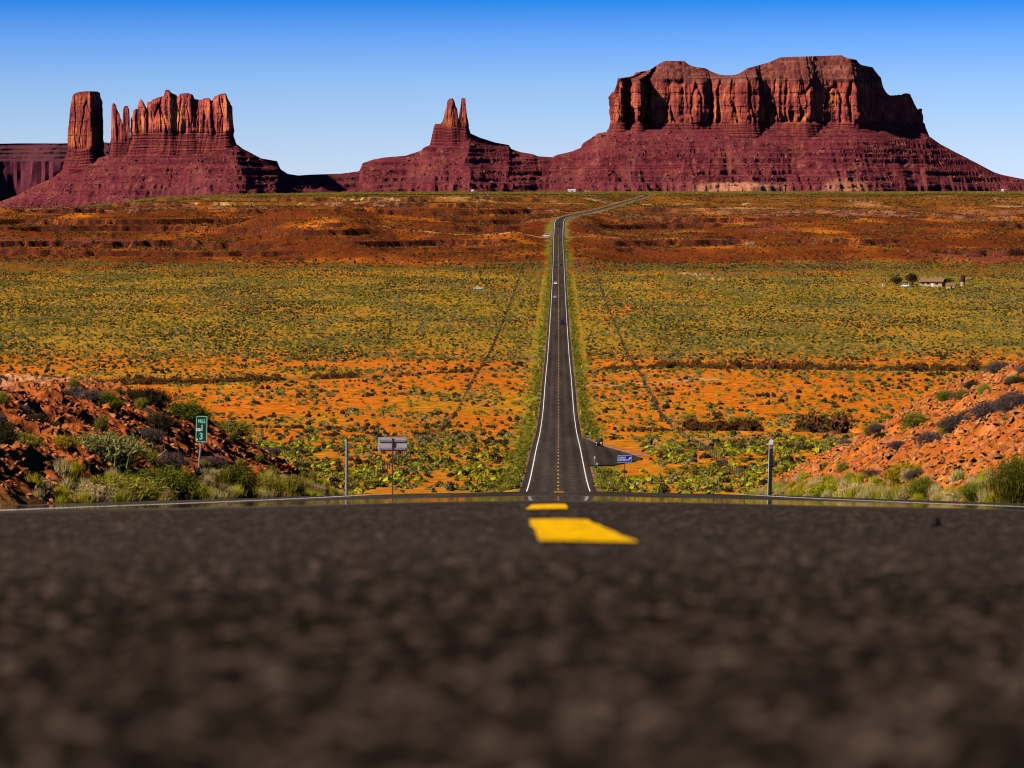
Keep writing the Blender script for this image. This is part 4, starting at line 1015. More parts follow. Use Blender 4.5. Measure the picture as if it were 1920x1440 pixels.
# green plain
for kind, cnt, smin, smax, sd_ in (('sage', 80000, 0.5, 1.4, 521), ('olive', 60000, 0.5, 1.35, 522), ('dark', 70000, 0.5, 1.35, 523), ('rabbit', 15000, 0.5, 1.1, 524), ('green', 3500, 0.6, 1.4, 525)):
    X, Y = field(cnt, 940, 2000, lambda X, Y: (0.22 + 0.78 * clumps(X, Y, 45, 110, sd_)) * sstep(930, 1000, Y + 30 * fbm(X / 60, Y / 90, 2, 9)), 10); add(kind, X, Y, smin, smax)
# red slopes and the shelf above
for kind, cnt, smin, smax, sd_ in (('dark', 120000, 0.8, 2.0, 531), ('olive', 26000, 0.8, 1.9, 532), ('sage', 9000, 0.8, 2.0, 533)):
    X, Y = field(cnt, 1900, 4600, lambda X, Y: 0.3 + 0.7 * clumps(X, Y, 70, 130, sd_), 12); add(kind, X, Y, smin, smax)
X, Y = field(5000, 4500, 6400, lambda X, Y: np.ones_like(X), 14); add('olive', X, Y, 1.5, 4.0)
# lush verge
for kind, cnt, smin, smax in (('rabbit', 900, 0.4, 1.0), ('green', 3200, 0.4, 1.0), ('olive', 2200, 0.4, 1.1)):
    Y = 345 + (2330 - 345) * vr.random(cnt) ** 1.5; sg = np.where(vr.random(cnt) < 0.5, -1, 1); L = sg * (4.95 + np.abs(vr.normal(0, 1.7, cnt)))
    k = ~((L > 0) & (L < 14) & (Y > 412) & (Y < 548)) & (clumps(L * 0 + sg * 50, Y, 30, 25, 541, -0.6, 0.1) > vr.random(cnt) * 0.8); add(kind, (L + _rx(Y))[k], Y[k], smin, smax)
# brush caught along the two fences
for sg in (-1, 1):
    Y = vr.uniform(600, 1950, 800); L = sg * 24 + vr.normal(0, 0.25, 800); k = clumps(L * 0, Y, 10, 22, 551 + sg, -0.5, 0.3) > vr.random(800); add('dark', (L + _rx(Y))[k], Y[k], 0.35, 0.9)
# tamarisk thickets along the wash
for x0, x1, cnt, smin, smax in ((46, 150, 620, 2.2, 5.0), (-135, -66, 420, 2.2, 5.0), (-58, -45, 110, 2.4, 5.2), (-35, -12, 60, 1.0, 2.4), (28, 46, 60, 0.9, 2.2)):
    X = vr.uniform(x0, x1, cnt); Y = wash_y(X) + vr.normal(0, 4.0, cnt); add('tamarisk' if True else 'dark', X, Y, smin, smax)
for x0, x1, cnt, smin, smax in ((36, 50, 80, 1.6, 3.6), (58.5, 66, 9, 5.0, 8.0), (24, 36, 36, 0.7, 1.5), (-60, -22, 60, 0.6, 1.5)):
    X = vr.uniform(x0, x1, cnt); Y = arroyo_y(X) - 7 + vr.normal(0, 2.5, cnt); add('tamarisk', X, Y, smin, smax)

names = {'sage': 'sagebrush', 'rabbit': 'rabbitbrush', 'olive': 'desert_shrub', 'dark': 'blackbrush', 'tamarisk': 'tamarisk', 'green': 'greasewood'}
looks = {'sage': 'low grey-green shrub among the mixed brush on the valley flat', 'rabbit': 'rounded yellow-green shrub on the valley flat just past the crest', 'olive': 'low olive shrub among the mixed brush on the valley flat',
         'dark': 'dark brown-black shrub among the mixed brush on the valley flat', 'tamarisk': 'brown feathery thicket shrub in the dry wash', 'green': 'fresh green shrub beside the road past the crest'}
def shrub_label(kind, px, Y, s):
    tone = {'sage': 'grey-green', 'rabbit': 'yellow-green', 'olive': 'olive', 'dark': 'dark brown', 'tamarisk': 'feathery brown', 'green': 'fresh green'}[kind]
    size = 'small' if s < 1.3 else ('middling' if s < 1.7 else 'large') if kind != 'tamarisk' else ('low' if s < 3 else 'tall')
    row = 'just past the crest' if Y < 372 else 'on the near flat' if Y < 420 else 'level with the pull-out' if Y < 550 else 'in the dry wash'
    for lim, where in ((150, 'behind the top of the left bank'), (350, 'behind the left bank near the mile sign'), (560, 'behind the foot of the left bank'), (650, 'left of the steel post'), (736, 'between the steel post and the sign back'), (850, 'right of the sign back'), (985, 'close to the left of the road'), (1158, 'close to the right of the road'), (1260, 'right of the blue sign'), (1360, 'well right of the blue sign'), (1445, 'left of the white-topped post'), (1530, 'right of the white-topped post'), (1600, 'behind the foot of the right bank'), (1700, 'behind the middle of the right bank'), (9999, 'behind the top of the right bank')):
        if px < lim: break
    return f'{size} {tone} shrub {row}, {where}'
single = {'sage': 40, 'rabbit': 80, 'olive': 50, 'dark': 45, 'tamarisk': 40, 'green': 35}
for kind in valley:
    X = np.concatenate([a for a, b, c in plants[kind]]); Y = np.concatenate([b for a, b, c in plants[kind]]); s = np.concatenate([c for a, b, c in plants[kind]])
    px = topx(X, Y); k = (px > -60) & (px < 1980) & (np.abs(lat_of(X, Y)) > np.where(s > 1.2, 7.5, 4.9)); X, Y, s = X[k], Y[k], s[k]; px = px[k]
    Z = surf(X, Y) - 0.05 * s
    vis = zpx(919, Y) < Z + 0.4 * s; inb = (px > 530) & (px < 1520)
    show = np.where(vis & (inb | (Y > 450)), s / Y, 0)
    order = np.argsort(-show); first = order[:single[kind]]; rest = np.ones(len(X), bool); rest[first] = False
    rest &= (show > 0)
    proto = None
    for i in first:
        o = link(names[kind], valley[kind], None, None, (X[i], Y[i], Z[i]), (0, 0, vr.uniform(0, 6.28)), (s[i], s[i] * vr.uniform(0.8, 1.2), s[i] * vr.uniform(0.75, 1.15)))
        tag(o, shrub_label(kind, px[i], Y[i], s[i]), 'bush', names[kind] + ' on the valley floor'); proto = proto or o
    m_ = rest.sum()
    sc3 = np.stack([s[rest] * vr.uniform(0.8, 1.3, m_), s[rest] * vr.uniform(0.8, 1.3, m_), s[rest] * vr.uniform(0.75, 1.35, m_)], -1)
    scatter(names[kind] + '_cover', proto, np.stack([X, Y, Z], -1)[rest], np.stack([np.zeros(m_), np.zeros(m_), vr.uniform(0, 6.28, m_)], -1), sc3, 'mass of ' + names[kind].replace('_', ' ') + ' covering the valley beyond', 'shrubs')

# --- shrubs and grass on the two road cuts
near_shapes = {'round': blade_bush(31, 1500, 0.55, 0.75, 0.010, 1.0, 0.4, 0.16, 3), 'wide': blade_bush(32, 1700, 0.6, 0.55, 0.010, 1.0, 0.5, 0.25, 3), 'tall': blade_bush(33, 1100, 0.42, 1.15, 0.009, 0.9, 0.15, 0.16, 3), 'twig': blade_bush(34, 1500, 0.58, 0.6, 0.007, 1.0, 0.6, 0.2, 4), 'tuft': blade_bush(35, 420, 0.34, 0.8, 0.009, 0.8, 0.1, 0.14, 0)}
_cache = {}
def near_mesh(sh, k):
    if (sh, k) not in _cache: _cache[(sh, k)] = with_mat(near_shapes[sh], k)
    return _cache[(sh, k)]
NEAR = [  # px, py of the root, width and height in photo pixels, shape, colour, distance (0 = where the sight line meets the slope), label
    (4, 716, 56, 42, 'tall', 'olive', 0, 'tall olive shrub on the left bank top at the photo edge'),
    (62, 704, 28, 22, 'round', 'dark', 0, 'small dark shrub on the pale left bank top, left of a pair'),
    (90, 705, 38, 24, 'round', 'sage', 0, 'small grey-green shrub on the pale left bank top, right of a pair'),
    (196, 770, 66, 46, 'round', 'green', 0, 'round green shrub alone near the left bank crest'),
    (270, 762, 90, 44, 'wide', 'dark', 0, 'dark spreading shrub on the left bank crest'),
    (312, 752, 84, 42, 'wide', 'olive', 0, 'olive shrub beside the dark one on the left bank crest'),
    (348, 795, 92, 52, 'round', 'green', 0, 'full green shrub on the left bank above the mile sign'),
    (298, 808, 62, 44, 'round', 'dark', 0, 'dark shrub on the left bank left of the mile sign'),
    (38, 778, 38, 28, 'twig', 'purple', 0, 'small twiggy brown shrub below the pale dirt patch'),
    (66, 800, 54, 34, 'round', 'dark', 0, 'dark shrub below the pale dirt patch on the left bank'),
    (2, 838, 66, 60, 'round', 'dark', 0, 'large dark shrub cut by the left photo edge'),
    (36, 842, 60, 44, 'wide', 'olive', 0, 'olive shrub low on the left bank near the photo edge'),
    (192, 866, 140, 72, 'wide', 'sage', 0, 'biggest grey-green shrub, in the middle of the left bank'),
    (268, 868, 54, 36, 'round', 'olive', 0, 'ochre-olive shrub right of the biggest grey-green shrub'),
    (120, 850, 48, 44, 'tall', 'ochre', 0, 'yellow-flowered plant left of the biggest grey-green shrub'),
    (318, 880, 64, 42, 'twig', 'purple', 0, 'brown twiggy shrub left of the mile sign post'),
    (430, 815, 74, 36, 'wide', 'olive', 0, 'olive shrub right of the mile sign on the bank crest'),
    (300, 948, 150, 84, 'tall', 'green', 58, 'tall green shrub at the left bank foot beside the sign post'),
    (228, 952, 150, 66, 'tall', 'olive', 52, 'yellow-green grassy shrub at the left bank foot'),
    (172, 952, 70, 56, 'tall', 'straw', 48, 'straw-coloured grass clump at the left end of the bank foot'),
    (440, 946, 84, 68, 'tall', 'green', 64, 'dark green shrub at the left bank foot right of the sign post'),
    (500, 944, 60, 52, 'tall', 'olive', 66, 'olive shrub at the left bank foot, second right of the sign post'),
    (545, 944, 60, 46, 'tall', 'olive', 68, 'last olive shrub where the left bank ends'),
    (400, 950, 50, 34, 'tuft', 'straw', 60, 'pale straw grass right of the mile sign post'),
    (1874, 702, 44, 32, 'twig', 'purple', 0, 'brown twiggy shrub on the right bank skyline'),
    (1796, 712, 44, 24, 'wide', 'dark', 0, 'low dark shrub on the right bank skyline, nearest the valley'),
    (1824, 730, 34, 22, 'round', 'dark', 0, 'small dark shrub just under the right bank skyline'),
    (1908, 726, 40, 28, 'round', 'dark', 0, 'dark shrub high on the right bank at the photo edge'),
    (1852, 786, 62, 44, 'twig', 'purple', 0, 'dark purple twiggy shrub in the middle of the right bank'),
    (1902, 770, 64, 46, 'twig', 'purple', 0, 'purple twiggy shrub on the right bank at the photo edge'),
    (1798, 808, 74, 40, 'twig', 'purple', 0, 'low purple twiggy shrub left of the dark purple one'),
    (1744, 838, 48, 38, 'twig', 'purple', 0, 'grey-brown twiggy shrub beside the big slab on the right bank'),
    (1716, 808, 50, 44, 'tall', 'green', 0, 'bright green upright shrub on the right bank'),
    (1776, 818, 34, 40, 'tall', 'rabbit', 0, 'yellow-green plant among the purple shrubs'),
    (1772, 752, 34, 26, 'tall', 'green', 0, 'small green plant near the top of the right bank'),
    (1634, 818, 30, 26, 'tall', 'olive', 0, 'olive plant on the lower right bank'),
    (1652, 824, 28, 20, 'round', 'dark', 0, 'small dark shrub on the lower right bank'),
    (1700, 908, 66, 54, 'wide', 'ochre', 0, 'ochre-yellow shrub low on the right bank'),
    (1736, 938, 62, 60, 'round', 'green', 58, 'green shrub at the right bank foot below the ochre one'),
    (1690, 940, 50, 42, 'round', 'olive', 60, 'dark olive shrub at the right bank foot'),
    (1553, 938, 66, 34, 'round', 'rabbit', 66, 'bright yellow-green shrub at the right bank foot'),
    (1612, 940, 62, 40, 'tall', 'straw', 62, 'pale grassy clump at the right bank foot'),
    (1903, 948, 86, 116, 'tall', 'green', 46, 'tallest green willow-like shrub at the right photo edge'),
    (1838, 948, 70, 44, 'tall', 'green', 50, 'low green shrub left of the tallest one'),
    (1782, 946, 60, 36, 'tall', 'straw', 54, 'pale straw grass clump left of the low green shrub'),
    (1500, 940, 48, 24, 'tuft', 'rabbit', 68, 'yellow-green grass beside the right roadside marker'),
]
tufts = {}
for (a, b, w, h, sh, k, D, lab) in NEAR:
    if D: 
        D = min(80.0, max(34.0, 6.25 / ((960 - a) / F + 0.016) if a < 960 else 5.7 / ((a - 960) / F - 0.016)))
        X = (a - 960) / F * D; p = Vector((X, D, float(surf(X, D))))
    else: 
        p = hit(a, b, 30, 120); p.z = min(p.z + 0.0, p.z)
    me = near_mesh(sh, k)
    sx_ = w / F * p.y / {'round': 1.25, 'wide': 1.35, 'tall': 0.95, 'twig': 1.3, 'tuft': 0.75}[sh]
    sz_ = h / F * p.y / {'round': 0.88, 'wide': 0.68, 'tall': 1.22, 'twig': 0.72, 'tuft': 0.85}[sh]
    pass
    o = link('grass_clump' if 'grass' in lab and 'shrub' not in lab else 'shrub', me, None, None, p - Vector((0, 0, 0.04)), (0, 0, vr.uniform(0, 6.28)), (sx_, sx_, sz_))
    tag(o, lab, 'grass' if 'grass' in lab and 'shrub' not in lab else 'bush'); tufts.setdefault((sh, k), o)
# loose grass along the foot of the cuts and on the slopes
def grass(name, proto, n, label, lat_a, lat_b, smin, smax, p=1.0, sgn=None):
    Y = 36 + 50 * vr.random(n) ** 0.8; sg = np.where(vr.random(n) < 0.55, -1, 1) if sgn is None else np.full(n, sgn)
    L = sg * (np.where(sg < 0, 6.1, 5.5) + lat_a + (lat_b - lat_a) * vr.random(n) ** p); X = L + _rx(Y)
    k = clumps(X, Y, 1.5, 3.0, 601, -0.5, 0.3) > vr.random(n) * 0.8; X, Y = X[k], Y[k]; s = vr.uniform(smin, smax, len(X))
    scatter(name, proto, np.stack([X, Y, surf(X, Y) + bank_detail(X, Y) - 0.02], -1), np.stack([vr.normal(0, 0.12, len(X)), vr.normal(0, 0.12, len(X)), vr.uniform(0, 6.28, len(X))], -1), np.stack([s, s, s * vr.uniform(0.7, 1.2, len(X))], -1), label, 'grass')
grass('straw_grass', tufts[('tuft', 'straw')], 330, 'dry straw grass along the foot of both road cuts', 0.0, 0.8, 0.2, 0.38)
grass('green_grass', tufts[('tuft', 'rabbit')], 380, 'yellow-green grass along the foot of both road cuts', -0.05, 0.8, 0.2, 0.42)
grass('sparse_grass', tufts[('tall', 'olive')], 110, 'sparse olive plants scattered over the road cuts', 0.8, 7.0, 0.12, 0.3)
grass('sparse_twigs', tufts[('twig', 'purple')], 90, 'sparse bare twigs scattered over the road cuts', 0.8, 7.5, 0.2, 0.45)

# ------------------------------------------------------------------ roadside furniture
steel = plain('galvanised_steel', (0.42, 0.42, 0.46), (0.28, 0.28, 0.32), 30, 0.45, 0.5, 0.6)
alu = plain('sign_back_metal', (0.50, 0.47, 0.52), (0.40, 0.37, 0.42), 12, 0.5, 0.4, 0.3)
white = plain('white_enamel', (0.80, 0.80, 0.82), (0.66, 0.66, 0.7), 10, 0.4, 0.5)
black = plain('black_plastic', (0.012, 0.012, 0.014), (0.02, 0.02, 0.022), 10, 0.5, 0.4)
sign_green = plain('sign_green', (0.004, 0.050, 0.024), (0.003, 0.036, 0.017), 8, 0.45, 0.4)
sign_mint = plain('sign_mint', (0.32, 0.68, 0.56), (0.26, 0.56, 0.46), 12, 0.45, 0.4)
sign_blue = plain('sign_blue', (0.004, 0.022, 0.40), (0.003, 0.016, 0.30), 8, 0.45, 0.4)
pink = plain('pink_reflector', (0.5, 0.16, 0.28), (0.22, 0.05, 0.12), 60, 0.4, 0.5)
yellow = plain('marker_yellow', (0.80, 0.46, 0.01), (0.66, 0.36, 0.01), 10, 0.5, 0.4)
def rounded(w, h, r, n=5):
    pts = []
    for cx, cz, a0 in ((w / 2 - r, h / 2 - r, 0), (-w / 2 + r, h / 2 - r, 90), (-w / 2 + r, -h / 2 + r, 180), (w / 2 - r, -h / 2 + r, 270)):
        for i in range(n + 1):
            a = math.radians(a0 + 90 * i / n); pts.append((cx + r * math.cos(a), cz + r * math.sin(a)))
    return pts
def plate(name, w, h, t, m, parent, c=(0, 0, 0), r=0.04):
    """upright plate in the xz plane, face towards -y"""
    pts = rounded(w, h, min(r, h / 2.01, w / 2.01)); n = len(pts); mb = MB()
    mb.v = [(c[0] + x, c[1] - t / 2, c[2] + z) for x, z in pts] + [(c[0] + x, c[1] + t / 2, c[2] + z) for x, z in pts]
    mb.f = [tuple(range(n)), tuple(range(2 * n - 1, n - 1, -1))] + [(i, i + n, (i + 1) % n + n, (i + 1) % n) for i in range(n)]
    return mb.build(name, m, parent)
def frame(name, w, h, bw, t, m, parent, c, r=0.04):
    a = rounded(w, h, r); b = rounded(w - 2 * bw, h - 2 * bw, max(r - bw, 0.005)); n = len(a); mb = MB()
    mb.v = [(c[0] + x, c[1] - t / 2, c[2] + z) for x, z in a] + [(c[0] + x, c[1] - t / 2, c[2] + z) for x, z in b]
    mb.f = [(i, (i + 1) % n, (i + 1) % n + n, i + n) for i in range(n)]
    return mb.build(name, m, parent)
def text(name, s, size, m, parent, c, xs=1.0, bold=0.0):
    cu = bpy.data.curves.new('lettering', 'FONT'); cu.body = s; cu.size = size; cu.align_x = 'CENTER'; cu.align_y = 'CENTER'; cu.extrude = 0.001; cu.offset = bold
    tmp = bpy.data.objects.new('lettering', cu); COL.objects.link(tmp); bpy.context.view_layer.update()
    me = bpy.data.meshes.new_from_object(tmp.evaluated_get(bpy.context.evaluated_depsgraph_get())); bpy.data.objects.remove(tmp)
    me.materials.clear()
    return link(name, me, m, parent, c, (PI / 2, 0, 0), (xs, 1, 1))

# mile marker
D = 56.0; X = float(xpx(375, 803, D)); gz = float(surf(X, D)); q = 0.72
mm_ = empty('mile_marker', (X, D, gz)); tag(mm_, 'green MILE 13 marker sign on a thin bent metal post, left roadside', 'sign')
zc = float(zpx(804, D)) - gz; zb_ = zc - 0.35 * q
MB().tube([(-0.035, 0, -0.3), (-0.03, 0, zc * 0.3), (-0.022, 0, zb_ - 0.3), (-0.006, 0, zb_ - 0.15), (0.004, 0, zb_ + 0.1)], 0.021, 8).build('post', steel, mm_)
pn = plate('panel', 0.305 * q, 0.70 * q, 0.006, sign_green, mm_, (0.01, -0.03, zc), 0.03)
frame('border', 0.300 * q, 0.695 * q, 0.016 * q, 0.010, sign_mint, pn, (0.01, -0.033, zc), 0.028)
text('lettering', 'MILE', 0.135 * q, sign_mint, pn, (0.012, -0.036, zc + 0.205 * q), 0.72, 0.002)
text('numeral', '1', 0.225 * q, sign_mint, pn, (0.02, -0.036, zc + 0.02 * q), 0.9, 0.004); text('numeral', '3', 0.245 * q, sign_mint, pn, (0.006, -0.036, zc - 0.205 * q), 0.85, 0.004)
stk = plate('sticker', 0.12 * q, 0.075 * q, 0.002, white, pn, (-0.05, -0.037, zc - 0.02 * q), 0.006); text('mark', 'D1', 0.05 * q, black, stk, (-0.053, -0.039, zc - 0.022 * q), 1.0, 0.001)
plate('round_sticker', 0.05 * q, 0.05 * q, 0.002, white, pn, (-0.075, -0.037, zc - 0.287 * q), 0.018)
mm_.rotation_euler = (0, math.radians(1.6), math.radians(-4))

# round steel post at the left lane edge
D = 62.0; X = float(xpx(650, 900, D)); gz = float(surf(X, D)); ht = float(zpx(823, D)) - gz
pl = empty('guide_post', (X, D, gz)); tag(pl, 'plain round grey steel post at the left lane edge', 'post')
MB().tube([(-0.01, 0, -0.3), (0, 0, ht * 0.5), (0.006, 0, ht)], 0.031, 14).build('shaft', steel, pl, smooth=False)
MB().tube([(0.006, 0, ht), (0.006, 0, ht + 0.012), (0.006, 0, ht + 0.02)], [0.034, 0.034, 0.02], 14).build('cap', black, pl)
# white-topped marker on the right
D = 61.0; X = float(xpx(1443, 900, D)); gz = float(surf(X, D)); ht = float(zpx(824, D)) - gz
pl = empty('guide_post', (X, D, gz)); tag(pl, 'slim dark guide post with a rounded white top, right roadside', 'post')
MB().box((0, 0.004, ht * 0.47 - 0.1), (0.085, 0.012, ht * 0.94 + 0.2)).build('flange', white, pl, bevel=0.002)
MB().box((-0.008, -0.009, ht * 0.46 - 0.1), (0.052, 0.014, ht * 0.92 + 0.2)).build('shaft', black, pl, bevel=0.003)
plate('top', 0.078, 0.11, 0.03, white, pl, (0.006, -0.004, ht - 0.055), 0.032)
plate('reflector', 0.056, 0.07, 0.008, pink, pl, (-0.002, -0.019, ht - 0.16), 0.006)
pl.rotation_euler = (0, math.radians(1.3), 0)
# sign seen from behind
def sign_back(px, pyt, pyb, w, D, label, hgt):
    X = float(xpx(px, pyb, D)); gz = float(surf(X, D)); zt_ = float(zpx(pyt, D)) - gz
    s = empty('road_sign', (X, D, gz)); tag(s, label, 'sign')
    pn = plate('panel', w, hgt, 0.012, alu, s, (0, 0.03, zt_ - hgt / 2), 0.03)
    for f_ in (0.25, 0.82): MB().box((0, 0.005, zt_ - hgt * f_), (w * 0.92, 0.035, hgt * 0.15)).build('rib', steel, pn, bevel=0.004)
    MB().box((0, -0.02, (zt_ - 0.03) / 2 - 0.15), (w * 0.045, 0.045, zt_ + 0.27)).build('post', MATS['rusted_post'], s, bevel=0.004)
    plate('sticker', w * 0.04, w * 0.03, 0.003, white, pn, (w * 0.44, 0.022, zt_ - hgt * 0.58), 0.004)
    return s
plain('rusted_post', (0.10, 0.07, 0.075), (0.05, 0.035, 0.04), 20, 0.6, 0.4, 0.4)
sign_back(736, 820, 900, 1.1, 110.0, 'grey metal back of a road sign on a thin dark post beside the steel post', 0.53)
sign_back(987, 764, 790, 1.55, 712.0, 'small far sign seen from behind left of the descending road', 0.85)
# blue sign
D = 372.0; X = float(xpx(1171, 880, D)); gz = float(surf(X, D)); zt_ = float(zpx(853.5, D)) - gz
s = empty('road_sign', (X, D, gz)); tag(s, 'blue scenic turnout sign with a white arrow right of the road', 'sign')
w, h = 1.80, 0.96
MB().box((0.0, 0.03, (zt_ - 0.1) / 2 - 0.2), (0.09, 0.07, zt_ + 0.3)).build('post', MATS['rusted_post'], s)
pn = plate('panel', w, h, 0.012, sign_blue, s, (0, -0.02, zt_ - h / 2), 0.07); frame('border', w * 0.985, h * 0.97, 0.045, 0.012, sign_mint, pn, (0, -0.028, zt_ - h / 2), 0.07)
text('lettering', 'SCENIC', 0.30, white, pn, (-0.30, -0.034, zt_ - 0.32), 0.95, 0.008); text('lettering', 'TURNOUT', 0.30, white, pn, (-0.24, -0.034, zt_ - 0.64), 0.9, 0.008)
ar = MB(); ar.v = [(0.46, -0.036, zt_ - 0.66), (0.53, -0.036, zt_ - 0.72), (0.70, -0.036, zt_ - 0.46), (0.77, -0.036, zt_ - 0.52), (0.80, -0.036, zt_ - 0.24), (0.53, -0.036, zt_ - 0.34), (0.62, -0.036, zt_ - 0.39)]
ar.f = [(0, 1, 2, 6), (6, 2, 3, 4, 5)]; ar.build('arrow', white, pn)
# short white-topped markers and yellow object markers
for (px, py, D, hh, lab) in ((1115, 862, 420, 1.3, 'thin white-topped marker where the pull-out begins'), (1119.5, 872, 408, 0.9, 'short white marker right of the road below the pull-out'), (1143, 914, 352, 0.75, 'short white marker post just past the crest'), (1194, 914, 350, 1.15, 'dark marker post with a white top just past the crest'), (1106, 822, 545, 1.2, 'thin marker above the pull-out beside the road')):
    X = float(xpx(px, py, D)); gz = float(surf(X, D)); q = empty('marker_post', (X, D, gz)); tag(q, lab, 'post')
    MB().box((0, 0, hh * 0.42), (0.11, 0.04, hh * 0.95), taper=0.9).build('shaft', black if 'dark' in lab else steel, q)
    plate('top', 0.15, hh * 0.28, 0.05, white, q, (0, -0.01, hh * 0.9), 0.05)
for (px, py, D, lab) in ((1001, 790, 650, 'yellow object marker left of the descending road'), (1088, 788, 652, 'yellow object marker right of the descending road'), (1010, 698, 885, 'far yellow object marker left of the road by the wash'), (1090.5, 702, 880, 'far yellow object marker right of the road by the wash')):
    X = float(xpx(px, py, D)); gz = float(surf(X, D)); q = empty('object_marker', (X, D, gz)); tag(q, lab, 'marker')
    MB().box((0, 0, 0.7), (0.06, 0.05, 1.5)).build('post', steel, q); plate('panel', 0.30, 1.0, 0.02, yellow, q, (0, -0.04, 1.45), 0.03)

# fences along the right of way
wood = plain('fence_wood', (0.10, 0.06, 0.035), (0.045, 0.03, 0.02), 6, 0.9, 0.1)
pm_ = MB().tube([(0, 0, -0.3), (0.01, 0, 1.25)], [0.075, 0.06], 6).mesh('fence_post')
for sg, lab in ((-1, 'long wire fence with dark posts running up the valley left of the road'), (1, 'long wire fence with dark posts running up the valley right of the road')):
    Yf_ = np.arange(372, 1960, 5.6); Xf_ = _rx(Yf_) + sg * 24; Zf_ = surf(Xf_, Yf_)
    fe = empty('fence', (Xf_[0], Yf_[0], Zf_[0])); tag(fe, lab, 'fence')
    for x, y, z in zip(Xf_, Yf_, Zf_): link('fence_post', pm_, wood, fe, (x - Xf_[0], y - Yf_[0], z - Zf_[0]), (vr.normal() * 0.03, vr.normal() * 0.03, 0), (1, 1, vr.uniform(0.9, 1.15)))
    mb = MB()
    for hh in (0.35, 0.7, 1.1): mb.tube([(x - Xf_[0], y - Yf_[0], z - Zf_[0] + hh) for x, y, z in zip(Xf_, Yf_, Zf_)], 0.012, 3, False)
    mb.build('wire', steel, fe)

# ------------------------------------------------------------------ vehicles
glass = plain('car_glass', (0.02, 0.024, 0.03), (0.03, 0.034, 0.04), 4, 0.08, 0.6)
rubber = plain('tyre_rubber', (0.015, 0.015, 0.016), (0.025, 0.025, 0.026), 12, 0.9, 0.2)
chrome = plain('wheel_metal', (0.5, 0.5, 0.52), (0.35, 0.35, 0.37), 12, 0.3, 0.5, 0.8)
lampw = plain('headlight_glass', (0.85, 0.85, 0.85), (0.7, 0.7, 0.72), 12, 0.15, 0.6)
lampr = plain('tail_light_red', (0.35, 0.01, 0.01), (0.25, 0.01, 0.01), 12, 0.2, 0.6)
PAINT = {'white': plain('white_car_paint', (0.80, 0.80, 0.82), (0.74, 0.74, 0.77), 2, 0.25, 0.6), 'silver': plain('silver_car_paint', (0.55, 0.60, 0.66), (0.48, 0.53, 0.58), 2, 0.25, 0.6, 0.4), 'black': plain('black_car_paint', (0.010, 0.010, 0.012), (0.014, 0.014, 0.016), 2, 0.3, 0.5)}
PROF = {  # lower body and cabin in side view (y forward, z up)
    'car': ([(-2.2, 0.35), (-2.25, 0.75), (-2.1, 0.98), (-1.2, 1.0), (0.8, 0.98), (2.0, 0.85), (2.22, 0.65), (2.2, 0.3)], [(-1.75, 0.99), (-1.15, 1.42), (0.1, 1.45), (0.95, 0.97)]),
    'suv': ([(-2.3, 0.4), (-2.35, 0.9), (-2.25, 1.12), (0.9, 1.12), (2.1, 1.02), (2.35, 0.8), (2.3, 0.35)], [(-2.2, 1.11), (-2.0, 1.75), (0.2, 1.78), (1.05, 1.10)]),
    'van': ([(-2.9, 0.4), (-2.95, 1.0), (-2.9, 1.3), (1.6, 1.3), (2.5, 1.1), (2.75, 0.8), (2.7, 0.35)], [(-2.88, 1.29), (-2.8, 2.45), (0.9, 2.45), (1.9, 1.25)]),
    'pickup': ([(-2.8, 0.5), (-2.85, 1.1), (-0.55, 1.12), (1.1, 1.1), (2.5, 1.0), (2.75, 0.75), (2.7, 0.4)], [(-0.6, 1.11), (-0.5, 1.75), (0.45, 1.78), (1.3, 1.08)])}
